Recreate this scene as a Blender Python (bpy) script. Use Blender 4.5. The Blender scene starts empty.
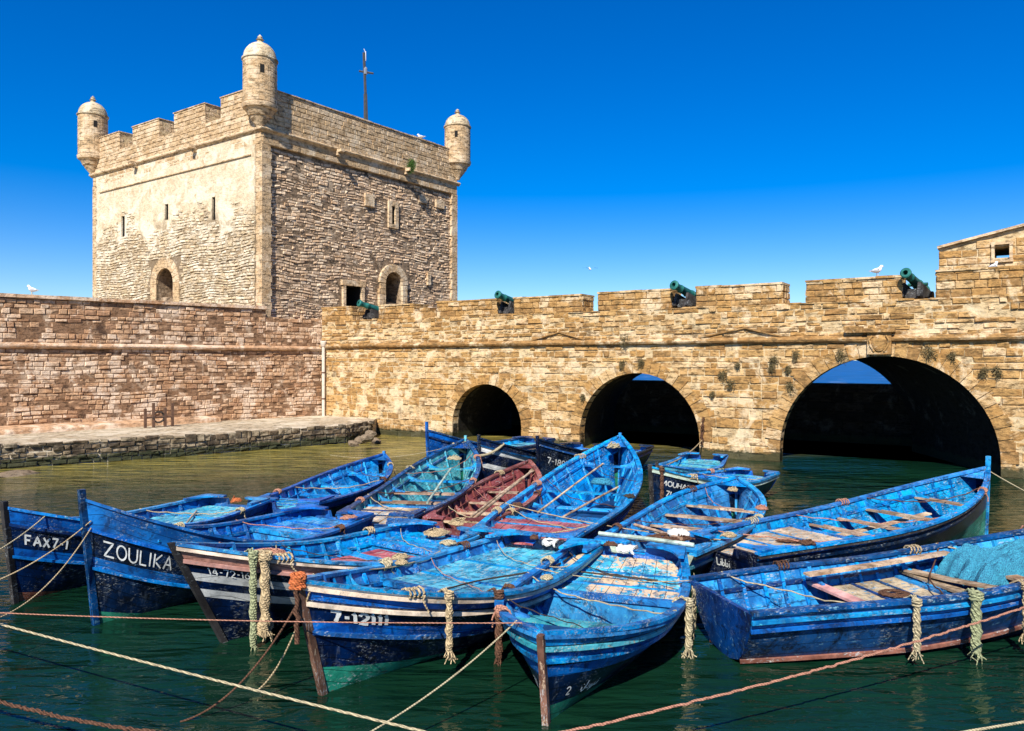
import bpy, bmesh, math, random
from mathutils import Vector, Matrix
random.seed(7)
R = math.radians
SC = bpy.context.scene
COL = SC.collection
F = 780.0; HOR = 360.0; H = 3.8
# ------------------------------------------------------------ camera, light
cam = bpy.data.cameras.new('camera'); co = bpy.data.objects.new('camera', cam); COL.objects.link(co)
co.location = (0, 0, H); co.rotation_euler = (R(90), 0, 0)
cam.sensor_width = 36; cam.lens = F / 1024 * 36; cam.shift_y = -5.5 / 1024
cam.clip_end = 12000; cam.clip_start = 0.1
SC.camera = co
SUN_EL = 43.0; SUN_DIR = Vector((0.24, 0.97, 0)).normalized()          # light travels this way over the ground
w = bpy.data.worlds.new('World'); SC.world = w; w.use_nodes = True
nt = w.node_tree; bg = nt.nodes['Background']
sky = nt.nodes.new('ShaderNodeTexSky'); sky.sky_type = 'NISHITA'; sky.sun_disc = False
sky.sun_elevation = R(SUN_EL); sky.sun_rotation = math.atan2(-SUN_DIR.x, -SUN_DIR.y)
sky.altitude = 300; sky.air_density = 1.0; sky.dust_density = 0.25; sky.ozone_density = 5.0
hs = nt.nodes.new('ShaderNodeHueSaturation'); hs.inputs['Hue'].default_value = .515; hs.inputs['Saturation'].default_value = 1.5; hs.inputs['Value'].default_value = 1.1
nt.links.new(sky.outputs[0], hs.inputs['Color']); nt.links.new(hs.outputs[0], bg.inputs[0])
bg.inputs[1].default_value = 0.080
sl = bpy.data.lights.new('sun', 'SUN'); sl.energy = 5.0; sl.angle = R(0.5); sl.color = (1, .95, .86)
so = bpy.data.objects.new('sun', sl); COL.objects.link(so)
sd = Vector((SUN_DIR.x * math.cos(R(SUN_EL)), SUN_DIR.y * math.cos(R(SUN_EL)), -math.sin(R(SUN_EL))))
so.rotation_euler = sd.to_track_quat('-Z', 'Y').to_euler()
SC.view_settings.view_transform = 'Standard'; SC.view_settings.look = 'None'
SC.view_settings.exposure = 0.74; SC.view_settings.gamma = 1

# ------------------------------------------------------------ materials
def new_mat(name):
    m = bpy.data.materials.new(name); m.use_nodes = True
    return m, m.node_tree, m.node_tree.nodes, m.node_tree.nodes['Principled BSDF']
def N(nt, t, **kw):
    n = nt.nodes.new(t)
    for k, v in kw.items():
        if k.startswith('i_'):
            n.inputs[k[2:].replace('_', ' ')].default_value = v
        else: setattr(n, k, v)
    return n
def ramp(nt, src, stops):
    r = nt.nodes.new('ShaderNodeValToRGB'); nt.links.new(src, r.inputs[0])
    e = r.color_ramp.elements
    while len(e) < len(stops): e.new(.5)
    for el, (p, c) in zip(e, stops):
        el.position = p; el.color = (c[0], c[1], c[2], 1) if not isinstance(c, (int, float)) else (c, c, c, 1)
    return r.outputs[0]
def mix(nt, fac, a, b, mode='MIX'):
    m = nt.nodes.new('ShaderNodeMixRGB'); m.blend_type = mode
    for i, v in ((0, fac), (1, a), (2, b)):
        if hasattr(v, 'links'): nt.links.new(v, m.inputs[i])
        elif i == 0: m.inputs[0].default_value = v
        else: m.inputs[i].default_value = (v[0], v[1], v[2], 1)
    return m.outputs[0]
def noise(nt, vec, scale, detail=6, rough=.6, dist=0):
    n = nt.nodes.new('ShaderNodeTexNoise'); nt.links.new(vec, n.inputs['Vector'])
    n.inputs['Scale'].default_value = scale; n.inputs['Detail'].default_value = detail
    n.inputs['Roughness'].default_value = rough; n.inputs['Distortion'].default_value = dist
    return n.outputs['Fac']
def mapping(nt, vec, scale=(1, 1, 1), rot=(0, 0, 0)):
    n = nt.nodes.new('ShaderNodeMapping'); nt.links.new(vec, n.inputs[0])
    n.inputs['Scale'].default_value = scale; n.inputs['Rotation'].default_value = rot
    return n.outputs[0]
def bump(nt, h, strength, dist, b):
    n = nt.nodes.new('ShaderNodeBump'); n.inputs['Strength'].default_value = strength; n.inputs['Distance'].default_value = dist
    nt.links.new(h, n.inputs['Height']); nt.links.new(n.outputs[0], b.inputs['Normal'])
def coords(nt): return nt.nodes.new('ShaderNodeTexCoord').outputs['Object']

def stone(name, cols, patch=(.62, .52, .36), patch_amt=.5, dark=(.10, .07, .045), dark_amt=.4, bstr=1, bdist=.06, low_dark=True, scrape=None, pit=.9):
    """cols: list of albedos picked per stone"""
    m, nt, ns, b = new_mat(name)
    oc = coords(nt); geo = nt.nodes.new('ShaderNodeNewGeometry')
    k = len(cols)
    rp = nt.nodes.new('ShaderNodeValToRGB'); nt.links.new(geo.outputs['Random Per Island'], rp.inputs[0]); rp.color_ramp.interpolation = 'CONSTANT'
    e = rp.color_ramp.elements
    while len(e) < k: e.new(.5)
    for i, c in enumerate(cols): e[i].position = i / k; e[i].color = (*c, 1)
    c = rp.outputs[0]
    n1 = noise(nt, oc, 5, 8, .65); c = mix(nt, ramp(nt, n1, [(.42, .0), (.7, .5)]), c, (cols[0][0] * 1.35, cols[0][1] * 1.3, cols[0][2] * 1.2))
    n5 = noise(nt, mapping(nt, oc, (.5, .5, 1.6)), 5.5, 8, .78); c = mix(nt, ramp(nt, n5, [(.50, 0), (.57, pit)]), c, tuple(v * .28 for v in cols[0])); n6 = noise(nt, oc, 2.3, 6, .7, .5); c = mix(nt, ramp(nt, n6, [(.5, 0), (.66, .55)]), c, tuple(v * f for v, f in zip(cols[0], (.62, .5, .38))))
    n2 = noise(nt, oc, .8, 10, .72, .4); c = mix(nt, ramp(nt, n2, [(.60 - patch_amt * .2, 0), (.66 - patch_amt * .15, .85)]), c, patch)
    n3 = noise(nt, oc, 1.1, 8, .7, .3); c = mix(nt, ramp(nt, n3, [(.66 - dark_amt * .2, 0), (.74 - dark_amt * .18, .8)]), c, dark)
    n4 = noise(nt, oc, 28, 4, .7)
    if low_dark:                                     # wet, weed-covered band at the tide line
        sep = nt.nodes.new('ShaderNodeSeparateXYZ'); nt.links.new(oc, sep.inputs[0])
        wn = nt.nodes.new('ShaderNodeMath'); wn.operation = 'MULTIPLY_ADD'; nt.links.new(n1, wn.inputs[0]); wn.inputs[1].default_value = -.5; nt.links.new(sep.outputs[2], wn.inputs[2])
        c = mix(nt, ramp(nt, wn.outputs[0], [(.02, .92), (.14, 0)]), c, (.035, .04, .02))
    if scrape:                                       # below this height the render has fallen off: raw brown mortar
        sep = nt.nodes.new('ShaderNodeSeparateXYZ'); nt.links.new(oc, sep.inputs[0])
        wn = nt.nodes.new('ShaderNodeMath'); wn.operation = 'MULTIPLY_ADD'; nt.links.new(n2, wn.inputs[0]); wn.inputs[1].default_value = 9; nt.links.new(sep.outputs[2], wn.inputs[2])
        w2 = nt.nodes.new('ShaderNodeMath'); w2.operation = 'MULTIPLY'; nt.links.new(wn.outputs[0], w2.inputs[0]); w2.inputs[1].default_value = 1/30
        c = mix(nt, ramp(nt, w2.outputs[0], [((scrape+4.2)/30, .9), ((scrape+5.6)/30, 0)]), c, (.16, .11, .065))
    nt.links.new(c, b.inputs['Base Color']); b.inputs['Roughness'].default_value = .95
    b.inputs['Specular IOR Level'].default_value = .1
    hh = nt.nodes.new('ShaderNodeMath'); hh.operation = 'MULTIPLY_ADD'; nt.links.new(n4, hh.inputs[0]); hh.inputs[1].default_value = .35; nt.links.new(n1, hh.inputs[2])
    bump(nt, hh.outputs[0], bstr, bdist, b)
    return m

def paint(name, base, under=(.30, .25, .17), wear=.4, dirt=.3, rough=.42, streak=(1, 3, 3), pale=None, ns_=5):
    m, nt, ns, b = new_mat(name)
    oi = nt.nodes.new('ShaderNodeObjectInfo')
    ad = nt.nodes.new('ShaderNodeVectorMath'); ad.operation = 'ADD'
    oc = coords(nt); sc = nt.nodes.new('ShaderNodeVectorMath'); sc.operation = 'SCALE'
    cb = nt.nodes.new('ShaderNodeCombineXYZ'); 
    for i in range(3): nt.links.new(oi.outputs['Random'], cb.inputs[i])
    nt.links.new(cb.outputs[0], sc.inputs[0]); sc.inputs['Scale'].default_value = 30
    nt.links.new(oc, ad.inputs[0]); nt.links.new(sc.outputs[0], ad.inputs[1]); v = ad.outputs[0]
    vs = mapping(nt, v, streak)
    n0 = noise(nt, v, 2.2, 5, .6)
    pale = pale or tuple(min(1, x * 1.5 + .02) for x in base)
    c = mix(nt, ramp(nt, n0, [(.38, 0), (.62, 1)]), tuple(x * .6 for x in base), pale)
    n1 = noise(nt, vs, ns_, 10, .78, .3); c = mix(nt, ramp(nt, n1, [(.66 - wear * .12, 0), (.675 - wear * .12, 1)]), c, under)
    n7 = noise(nt, v, 4.5, 9, .8, .8); c = mix(nt, ramp(nt, n7, [(.50, 0), (.60, min(1, dirt * 1.3))]), c, tuple(x * .22 + .003 for x in base))
    pm = ramp(nt, noise(nt, v, 1.7, 4, .6, .5), [(.46, 0), (.62, 1)])
    n2 = noise(nt, vs, 9, 6, .7); c = mix(nt, mix(nt, 1, ramp(nt, n2, [(.52, 0), (.60, dirt)]), pm, 'MULTIPLY'), c, (.015, .014, .014))
    n3 = noise(nt, vs, 13, 7, .7); c = mix(nt, mix(nt, 1, ramp(nt, n3, [(.56, 0), (.59, min(1, wear*1.3))]), pm, 'MULTIPLY'), c, (.42, .46, .46))
    n8 = noise(nt, mapping(nt, v, (7, 7, .8)), 1.6, 6, .7); c = mix(nt, ramp(nt, n8, [(.56, 0), (.66, dirt * .28)]), c, tuple(x * .5 + .06 for x in under))
    uvn = nt.nodes.new('ShaderNodeUVMap'); uvn.uv_map = 'plank'; su = nt.nodes.new('ShaderNodeSeparateXYZ'); nt.links.new(uvn.outputs[0], su.inputs[0])
    f1 = nt.nodes.new('ShaderNodeMath'); f1.operation = 'MULTIPLY_ADD'; nt.links.new(su.outputs[1], f1.inputs[0]); f1.inputs[1].default_value = 7.0; f1.inputs[2].default_value = .5
    f2 = nt.nodes.new('ShaderNodeMath'); f2.operation = 'FRACT'; nt.links.new(f1.outputs[0], f2.inputs[0])
    c = mix(nt, ramp(nt, f2.outputs[0], [(.0, .75), (.055, .75), (.09, 0)]), c, tuple(x * .15 for x in base))
    hv = nt.nodes.new('ShaderNodeHueSaturation'); nt.links.new(c, hv.inputs['Color'])
    for inp, lo, hi in (('Hue', .478, .499), ('Value', .74, 1.2), ('Saturation', .96, 1.08)):
        mr = nt.nodes.new('ShaderNodeMapRange'); mr.inputs[3].default_value = lo; mr.inputs[4].default_value = hi
        if inp == 'Hue': nt.links.new(oi.outputs['Random'], mr.inputs[0])
        else:
            fr = nt.nodes.new('ShaderNodeMath'); fr.operation = 'MULTIPLY'; nt.links.new(oi.outputs['Random'], fr.inputs[0]); fr.inputs[1].default_value = 7.3 if inp == 'Value' else 13.1
            fq = nt.nodes.new('ShaderNodeMath'); fq.operation = 'FRACT'; nt.links.new(fr.outputs[0], fq.inputs[0]); nt.links.new(fq.outputs[0], mr.inputs[0])
        nt.links.new(mr.outputs[0], hv.inputs[inp])
    c = hv.outputs[0]
    nt.links.new(c, b.inputs['Base Color']); b.inputs['Roughness'].default_value = rough
    b.inputs['Specular IOR Level'].default_value = .35
    bump(nt, n1, .35, .01, b)
    return m
def simple(name, col, rough=.8, var=.35, scale=8, bs=.4, metal=0):
    m, nt, ns, b = new_mat(name); oc = coords(nt)
    n = noise(nt, oc, scale, 7, .65)
    c = ramp(nt, n, [(.25, tuple(x * (1 - var) for x in col)), (.75, tuple(min(1, x * (1 + var)) for x in col))])
    nt.links.new(c, b.inputs['Base Color']); b.inputs['Roughness'].default_value = rough; b.inputs['Metallic'].default_value = metal
    b.inputs['Specular IOR Level'].default_value = .25
    bump(nt, n, bs, .01, b)
    return m
def rope_mat(name, col):
    m, nt, ns, b = new_mat(name); oc = coords(nt)
    wv = N(nt, 'ShaderNodeTexWave'); wv.bands_direction = 'DIAGONAL'; nt.links.new(oc, wv.inputs[0]); wv.inputs['Scale'].default_value = 14; wv.inputs['Distortion'].default_value = 1.5
    n = noise(nt, oc, 25, 5, .7)
    c = mix(nt, wv.outputs['Fac'], tuple(x * .55 for x in col), col); c = mix(nt, ramp(nt, n, [(.5, 0), (.62, .7)]), c, tuple(x * .4 for x in col))
    nt.links.new(c, b.inputs['Base Color']); b.inputs['Roughness'].default_value = .9; b.inputs['Specular IOR Level'].default_value = .1
    bump(nt, wv.outputs['Fac'], .8, .008, b)
    return m
def water_mat(name, col, scale, strength, rough, reflect_ruffle=False):
    m, nt, ns, b = new_mat(name); oc = coords(nt)
    n0 = noise(nt, oc, .12, 3, .5)
    c = ramp(nt, n0, [(.3, tuple(x * .6 for x in col)), (.7, tuple(x * 1.3 for x in col))])
    if reflect_ruffle:  # streaky golden reflection of the walls, painted into the water colour
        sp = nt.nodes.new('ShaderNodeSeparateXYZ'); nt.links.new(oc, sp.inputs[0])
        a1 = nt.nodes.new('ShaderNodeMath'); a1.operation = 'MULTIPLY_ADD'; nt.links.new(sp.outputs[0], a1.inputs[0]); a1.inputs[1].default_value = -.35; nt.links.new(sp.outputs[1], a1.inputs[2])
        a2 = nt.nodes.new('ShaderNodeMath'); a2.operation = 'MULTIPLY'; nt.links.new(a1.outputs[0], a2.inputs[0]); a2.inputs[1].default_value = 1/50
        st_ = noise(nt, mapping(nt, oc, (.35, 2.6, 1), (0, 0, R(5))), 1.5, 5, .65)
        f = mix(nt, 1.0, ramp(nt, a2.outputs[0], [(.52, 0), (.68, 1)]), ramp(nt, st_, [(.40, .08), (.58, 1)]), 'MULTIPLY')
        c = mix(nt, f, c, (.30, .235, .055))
    nt.links.new(c, b.inputs['Base Color']); b.inputs['Roughness'].default_value = rough; b.inputs['IOR'].default_value = 1.333
    v1 = mapping(nt, oc, (.7, 2.3, 1), (0, 0, R(8)))
    a = noise(nt, v1, scale, 3, .5, .5); d = noise(nt, v1, scale * .3, 2, .5, .6)
    mm = nt.nodes.new('ShaderNodeMath'); mm.operation = 'MULTIPLY_ADD'; nt.links.new(d, mm.inputs[0]); mm.inputs[1].default_value = 1.8; nt.links.new(a, mm.inputs[2])
    ar = noise(nt, oc, .22, 3, .5, .6); m3 = nt.nodes.new('ShaderNodeMath'); m3.operation = 'MULTIPLY'; nt.links.new(mm.outputs[0], m3.inputs[0]); nt.links.new(ramp(nt, ar, [(.38, .35), (.62, 1.35 if False else 1)]), m3.inputs[1])
    if reflect_ruffle:                                     # water ruffled by the current out of the big arch
        dn = nt.nodes.new('ShaderNodeVectorMath'); dn.operation = 'DISTANCE'; nt.links.new(oc, dn.inputs[0]); dn.inputs[1].default_value = (9.6, 23.6, 0)
        rf = nt.nodes.new('ShaderNodeMath'); rf.operation = 'MULTIPLY'; nt.links.new(dn.outputs['Value'], rf.inputs[0]); rf.inputs[1].default_value = .1
        a4 = nt.nodes.new('ShaderNodeMath'); a4.operation = 'MULTIPLY_ADD'; nt.links.new(ramp(nt, rf.outputs[0], [(.12, 1), (.36, 0)]), a4.inputs[0]); a4.inputs[1].default_value = 5; a4.inputs[2].default_value = 1
        m4 = nt.nodes.new('ShaderNodeMath'); m4.operation = 'MULTIPLY'; nt.links.new(m3.outputs[0], m4.inputs[0]); nt.links.new(a4.outputs[0], m4.inputs[1]); m3 = m4
    if not reflect_ruffle:
        wc = noise(nt, mapping(nt, oc, (1, 3, 1)), .12, 8, .75); nt.links.new(mix(nt, ramp(nt, wc, [(.60, 0), (.64, .8)]), c, (.6, .66, .7)), b.inputs['Base Color'])
    bump(nt, m3.outputs[0], strength, .12, b)
    return m
M = {}
M['bridge'] = stone('golden ashlar', [(.46, .28, .115), (.37, .205, .07), (.55, .385, .20), (.43, .26, .10), (.26, .145, .055), (.60, .45, .27), (.49, .325, .155), (.33, .19, .068)], patch=(.62, .48, .30), patch_amt=.32, dark=(.13, .07, .03), dark_amt=.3)
M['mortar'] = stone('pale mortar', [(.52, .39, .22)], patch=(.62, .5, .32), patch_amt=.5, dark=(.10, .06, .03), dark_amt=.5)
M['left'] = stone('reddish sandstone', [(.50, .31, .18), (.41, .23, .125), (.57, .39, .25), (.47, .29, .17), (.34, .19, .11), (.62, .45, .31)], patch=(.68, .53, .39), patch_amt=.5, dark=(.12, .07, .04), dark_amt=.4, pit=.7)
M['leftm'] = stone('brown mortar', [(.24, .14, .08)], patch=(.42, .3, .2), patch_amt=.4, dark=(.04, .025, .02), dark_amt=.5)
M['quoin'] = stone('tower ashlar', [(.53, .38, .225), (.46, .32, .18), (.60, .45, .29), (.50, .35, .20)], patch=(.64, .51, .35), patch_amt=.4, dark=(.2, .14, .08), dark_amt=.15, low_dark=False)
M['rubble'] = stone('grey rubble', [(.62, .45, .30), (.56, .40, .26), (.68, .52, .36), (.60, .41, .25), (.48, .34, .22), (.72, .57, .40)], patch=(.70, .56, .39), patch_amt=.2, dark=(.2, .15, .1), dark_amt=.2, low_dark=False, bstr=.7, bdist=.03, pit=.45)
M['rubblem'] = stone('dark joint mortar', [(.24, .17, .11)], patch=(.45, .34, .23), patch_amt=.3, dark=(.03, .025, .02), dark_amt=.5, low_dark=False)
M['pale'] = stone('pale rubble', [(.56, .46, .32), (.50, .39, .25), (.64, .56, .42), (.54, .42, .26), (.46, .36, .24)], patch=(.68, .6, .46), patch_amt=.5, dark=(.3, .22, .13), dark_amt=.1, low_dark=False, pit=.5)
M['plaster'] = stone('worn plaster', [(.58, .48, .33)], patch=(.68, .60, .46), patch_amt=.6, dark=(.40, .27, .14), dark_amt=.35, low_dark=False, scrape=10.6, pit=.35)
M['dome'] = stone('lime washed dome', [(.50, .40, .26)], patch=(.62, .55, .42), patch_amt=.5, dark=(.2, .14, .08), dark_amt=.4, low_dark=False)
M['quay'] = stone('quay rubble', [(.22, .17, .11), (.14, .10, .065), (.30, .24, .16), (.07, .055, .04)], patch=(.36, .3, .21), patch_amt=.25, dark=(.025, .02, .015), dark_amt=.8)
M['quaytop'] = stone('quay paving', [(.44, .36, .25)], patch=(.60, .52, .39), patch_amt=.5, dark=(.3, .2, .12), dark_amt=.4, low_dark=False)
M['boulder'] = stone('boulder stone', [(.20, .15, .10)], patch=(.34, .27, .18), patch_amt=.4, dark=(.06, .05, .035), dark_amt=.6, low_dark=False)
M['vault'] = stone('shade-toned vault stone', [(.035, .03, .022), (.02, .018, .015), (.05, .04, .03)], patch=(.1, .09, .07), patch_amt=.2, dark=(.015, .015, .012), dark_amt=.5)  # shade of the tunnels and breakwater put into a near-black stone colour
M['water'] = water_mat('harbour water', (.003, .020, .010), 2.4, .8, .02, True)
M['sea'] = water_mat('open sea', (.0, .07, .24), .5, .5, .4); M['sea'].node_tree.nodes['Principled BSDF'].inputs['Specular IOR Level'].default_value = .15
UB = (.30, .26, .18)
M['royal'] = paint('royal blue paint', (.002, .06, .36), under=(.04, .20, .42), wear=.4, dirt=.6, pale=(.006, .12, .52))
M['azure'] = paint('azure paint', (.003, .125, .50), under=(.06, .36, .56), wear=.55, dirt=.7, pale=(.01, .26, .70))
M['sky'] = paint('light blue deck paint', (.02, .28, .58), under=(.38, .50, .48), wear=.85, dirt=.75, pale=(.09, .50, .72))
M['turq'] = paint('turquoise paint', (.03, .28, .44), under=(.3, .3, .22), wear=.7, dirt=.7, pale=(.10, .42, .52))
M['navy'] = paint('navy hull paint', (.0012, .004, .026), under=(.12, .17, .25), wear=.36, dirt=.8, rough=.3, pale=(.002, .011, .06))
M['blue2'] = paint('deep blue paint', (.002, .026, .14), under=(.15, .30, .42), wear=.5, dirt=.8, pale=(.004, .05, .24))
M['white'] = paint('white trim paint', (.62, .64, .62), under=(.3, .25, .2), wear=.35, pale=(.75, .76, .72))
M['cream'] = paint('cream trim paint', (.55, .45, .32), under=(.15, .12, .1), wear=.45)
M['pinkt'] = paint('faded pink trim', (.50, .27, .20), under=(.2, .14, .1), wear=.4)
M['red'] = paint('faded red deck', (.50, .10, .085), under=(.38, .3, .26), wear=.75, dirt=.6, pale=(.60, .19, .16))
M['green'] = paint('green bottom paint', (.01, .15, .10), under=(.12, .09, .06), wear=.45, pale=(.03, .26, .18))
M['rustb'] = paint('rusty bottom paint', (.16, .06, .03), under=(.3, .25, .2), wear=.5)
M['sandmix'] = paint('half bare blue deck', (.02, .22, .52), under=(.56, .43, .25), wear=1.4, dirt=.7, rough=.8, streak=(1, 1.4, 1), pale=(.07, .40, .62), ns_=1.3)
M['wood'] = paint('bare weathered wood', (.38, .24, .12), under=(.14, .09, .05), wear=.6, dirt=.6, rough=.8, streak=(1, 12, 12), pale=(.60, .46, .30))
M['sand'] = paint('sandy worn deck', (.50, .37, .21), under=(.04, .26, .48), wear=.85, dirt=.6, rough=.85, pale=(.68, .56, .38))
M['brown'] = paint('red brown paint', (.17, .045, .03), under=(.32, .22, .15), wear=.45, rough=.7)
M['stemw'] = paint('dark worn stem wood', (.13, .06, .03), under=(.36, .26, .16), wear=.7, rough=.8, streak=(4, 4, 1))
M['dark'] = paint('tarred timber', (.02, .017, .015), under=(.12, .09, .06), wear=.4, rough=.7)
M['gwhite'] = paint('pale green board', (.42, .52, .42), under=(.25, .2, .15), wear=.5)
M['letter'] = paint('hand painted white letters', (.62, .64, .60), under=(.02, .03, .10), wear=.30, dirt=.25, rough=.6, pale=(.78, .80, .76), ns_=14)
M['rope'] = rope_mat('tan rope', (.50, .38, .22)); M['rope_pink'] = rope_mat('pink rope', (.50, .24, .16)); M['rope_brown'] = rope_mat('brown rope', (.13, .065, .04))
M['rope_pale'] = rope_mat('pale rope', (.50, .42, .26)); M['rope_green'] = rope_mat('weedy rope', (.34, .36, .2)); M['rope_or'] = rope_mat('orange rope', (.60, .17, .06))
M['rope_dark'] = rope_mat('dark rope', (.07, .055, .045))
m, nt, ns, b = new_mat('blue net'); oc = coords(nt)
vo = nt.nodes.new('ShaderNodeTexVoronoi'); vo.feature = 'DISTANCE_TO_EDGE'; nt.links.new(oc, vo.inputs['Vector']); vo.inputs['Scale'].default_value = 34
nn = noise(nt, oc, 5, 7, .7)
c = mix(nt, ramp(nt, vo.outputs['Distance'], [(.02, 1), (.12, 0)]), ramp(nt, nn, [(.3, (.008, .08, .15)), (.7, (.02, .18, .28))]), (.03, .26, .36))
nt.links.new(c, b.inputs['Base Color']); b.inputs['Roughness'].default_value = .85; bump(nt, vo.outputs['Distance'], .8, .02, b); M['tarp'] = m
M['bronze'] = simple('green bronze', (.02, .13, .11), .6, .85, 5, .6, .3)
M['iron'] = simple('rusty iron', (.10, .055, .035), .7, .5)
M['mast'] = simple('dark mast steel', (.05, .05, .05), .6, .4)
M['metal'] = simple('grey metal', (.3, .32, .34), .4, .3, 6, .2, .5)
M['pipe'] = simple('pale drain pipe', (.55, .47, .38), .7, .3)
M['dry'] = simple('dry wall weed', (.13, .10, .045), .9, .6, 5)
M['leaf'] = simple('green caper leaf', (.05, .11, .02), .7, .5, 5)
M['gull_w'] = simple('white feathers', (.8, .8, .78), .8, .1); M['gull_g'] = simple('grey feathers', (.30, .31, .33), .8, .1); M['beak'] = simple('yellow beak', (.7, .42, .05), .5, .1)
M['black'] = simple('opening shade black', (.012, .011, .01), .95, .2)
M['floorwater'] = simple('bilge boards', (.006, .035, .11), .5, .6, 4)  # near-navy floor colour carries the shade of the boat hollows
M['cloth'] = simple('white rag', (.50, .50, .47), .9, .3)

# ------------------------------------------------------------ mesh builder
class MB:
    def __init__(s): s.v = []; s.f = []; s.m = []
    def quad(s, a, b, c, d, mi=0):
        n = len(s.v); s.v += [Vector(a), Vector(b), Vector(c), Vector(d)]; s.f.append((n, n+1, n+2, n+3)); s.m.append(mi)
    def poly(s, pts, mi=0):
        n = len(s.v); s.v += [Vector(p) for p in pts]; s.f.append(tuple(range(n, n+len(pts)))); s.m.append(mi)
    def hexa(s, p, mi=0):        # p: bottom 4 ccw, top 4 ccw
        n = len(s.v); s.v += [Vector(q) for q in p]
        for f in ((0, 3, 2, 1), (4, 5, 6, 7), (0, 1, 5, 4), (1, 2, 6, 5), (2, 3, 7, 6), (3, 0, 4, 7)):
            s.f.append(tuple(n+i for i in f)); s.m.append(mi)
    def box(s, x0, x1, y0, y1, z0, z1, mi=0, M4=None):
        p = [Vector(q) for q in ((x0, y0, z0), (x1, y0, z0), (x1, y1, z0), (x0, y1, z0), (x0, y0, z1), (x1, y0, z1), (x1, y1, z1), (x0, y1, z1))]
        if M4: p = [M4 @ q for q in p]
        s.hexa(p, mi)
    def grid(s, rows, mi=0, close=False):      # rows of equal length point lists; mi int or fn(i,j)
        n = len(s.v); k = len(rows[0])
        for r in rows: s.v += [Vector(p) for p in r]
        for i in range(len(rows)-1):
            for j in range(k if close else k-1):
                a = n+i*k+j; b = n+i*k+(j+1) % k
                s.f.append((a, b, b+k, a+k)); s.m.append(mi(i, j) if callable(mi) else mi)
    def tube(s, pts, r, sides=6, mi=0, caps=True):
        pts = [Vector(p) for p in pts]; rows = []; up = Vector((0, 0, 1)); last = None
        for i, p in enumerate(pts):
            t = (pts[min(i+1, len(pts)-1)] - pts[max(i-1, 0)])
            if t.length < 1e-9: t = Vector((0, 0, 1))
            t.normalize()
            if last is None:
                a = t.cross(up if abs(t.z) < .9 else Vector((1, 0, 0))).normalized()
            else:
                a = last - t*last.dot(t)
                a = a.normalized() if a.length > 1e-6 else t.orthogonal().normalized()
            last = a; b = t.cross(a); rr = r(i) if callable(r) else r
            rows.append([p + (a*math.cos(2*math.pi*k/sides) + b*math.sin(2*math.pi*k/sides))*rr for k in range(sides)])
        s.grid(rows, mi, True)
        if caps: s.poly(list(reversed(rows[0])), mi); s.poly(rows[-1], mi)
    def lathe(s, prof, n=20, c=(0, 0, 0), M4=None, mi=0):    # prof [(r,z)]
        rows = []
        for r, z in prof:
            row = [Vector((r*math.cos(2*math.pi*k/n)+c[0], r*math.sin(2*math.pi*k/n)+c[1], z+c[2])) for k in range(n)]
            rows.append([M4 @ q for q in row] if M4 else row)
        s.grid(rows, mi, True)
    def sweep(s, pts, lat, up, w, h, mi=0):   # rectangle w x h along pts, lat/up = vectors or lists
        rows = []
        for i, p in enumerate(pts):
            p = Vector(p); l = Vector(lat[i] if isinstance(lat, list) else lat); u = Vector(up[i] if isinstance(up, list) else up)
            ww = w[i] if isinstance(w, list) else w; hh = h[i] if isinstance(h, list) else h
            rows.append([p - l*ww/2 - u*hh/2, p + l*ww/2 - u*hh/2, p + l*ww/2 + u*hh/2, p - l*ww/2 + u*hh/2])
        s.grid(rows, mi, True); s.poly(list(reversed(rows[0])), mi); s.poly(rows[-1], mi)
    def build(s, name, mats, parent=None, smooth=False, weld=False):
        me = bpy.data.meshes.new(name); me.from_pydata([tuple(v) for v in s.v], [], s.f)
        if not isinstance(mats, (list, tuple)): mats = [mats]
        for m in mats: me.materials.append(m)
        for p, k in zip(me.polygons, s.m): p.material_index = k
        bm = bmesh.new(); bm.from_mesh(me)
        if weld: bmesh.ops.remove_doubles(bm, verts=bm.verts, dist=1e-5)
        bmesh.ops.recalc_face_normals(bm, faces=bm.faces)
        if smooth:
            for f in bm.faces: f.smooth = True
            for e in bm.edges:
                if len(e.link_faces) == 2 and e.calc_face_angle(0) > .7: e.smooth = False
        bm.to_mesh(me); bm.free()
        o = bpy.data.objects.new(name, me); COL.objects.link(o)
        if parent: o.parent = parent
        return o
def tag(o, label=None, cat=None, group=None, kind=None):
    if label: o['label'] = label
    if cat: o['category'] = cat
    if group: o['group'] = group
    if kind: o['kind'] = kind
    return o
def empty(name, loc, rz, label, cat, group=None):
    o = bpy.data.objects.new(name, None); COL.objects.link(o); o.location = loc; o.rotation_euler = (0, 0, rz); o.empty_display_size = .3
    return tag(o, label, cat, group)
def cut(o, cutters):
    for c in cutters:
        md = o.modifiers.new('b', 'BOOLEAN'); md.operation = 'DIFFERENCE'; md.solver = 'EXACT'; md.object = c
    dg = bpy.context.evaluated_depsgraph_get(); dg.update()
    me = bpy.data.meshes.new_from_object(o.evaluated_get(dg)); o.modifiers.clear(); o.data = me
    for c in cutters: bpy.data.objects.remove(c)
def at(x, y, z=0.0):                       # design-time helper: point at height z seen at photo pixel (x, y)
    Y = (H - z) * F / (y - HOR); return Vector(((x - 512) / F * Y, Y, z))
def jit(a): return random.uniform(-a, a)

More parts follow.
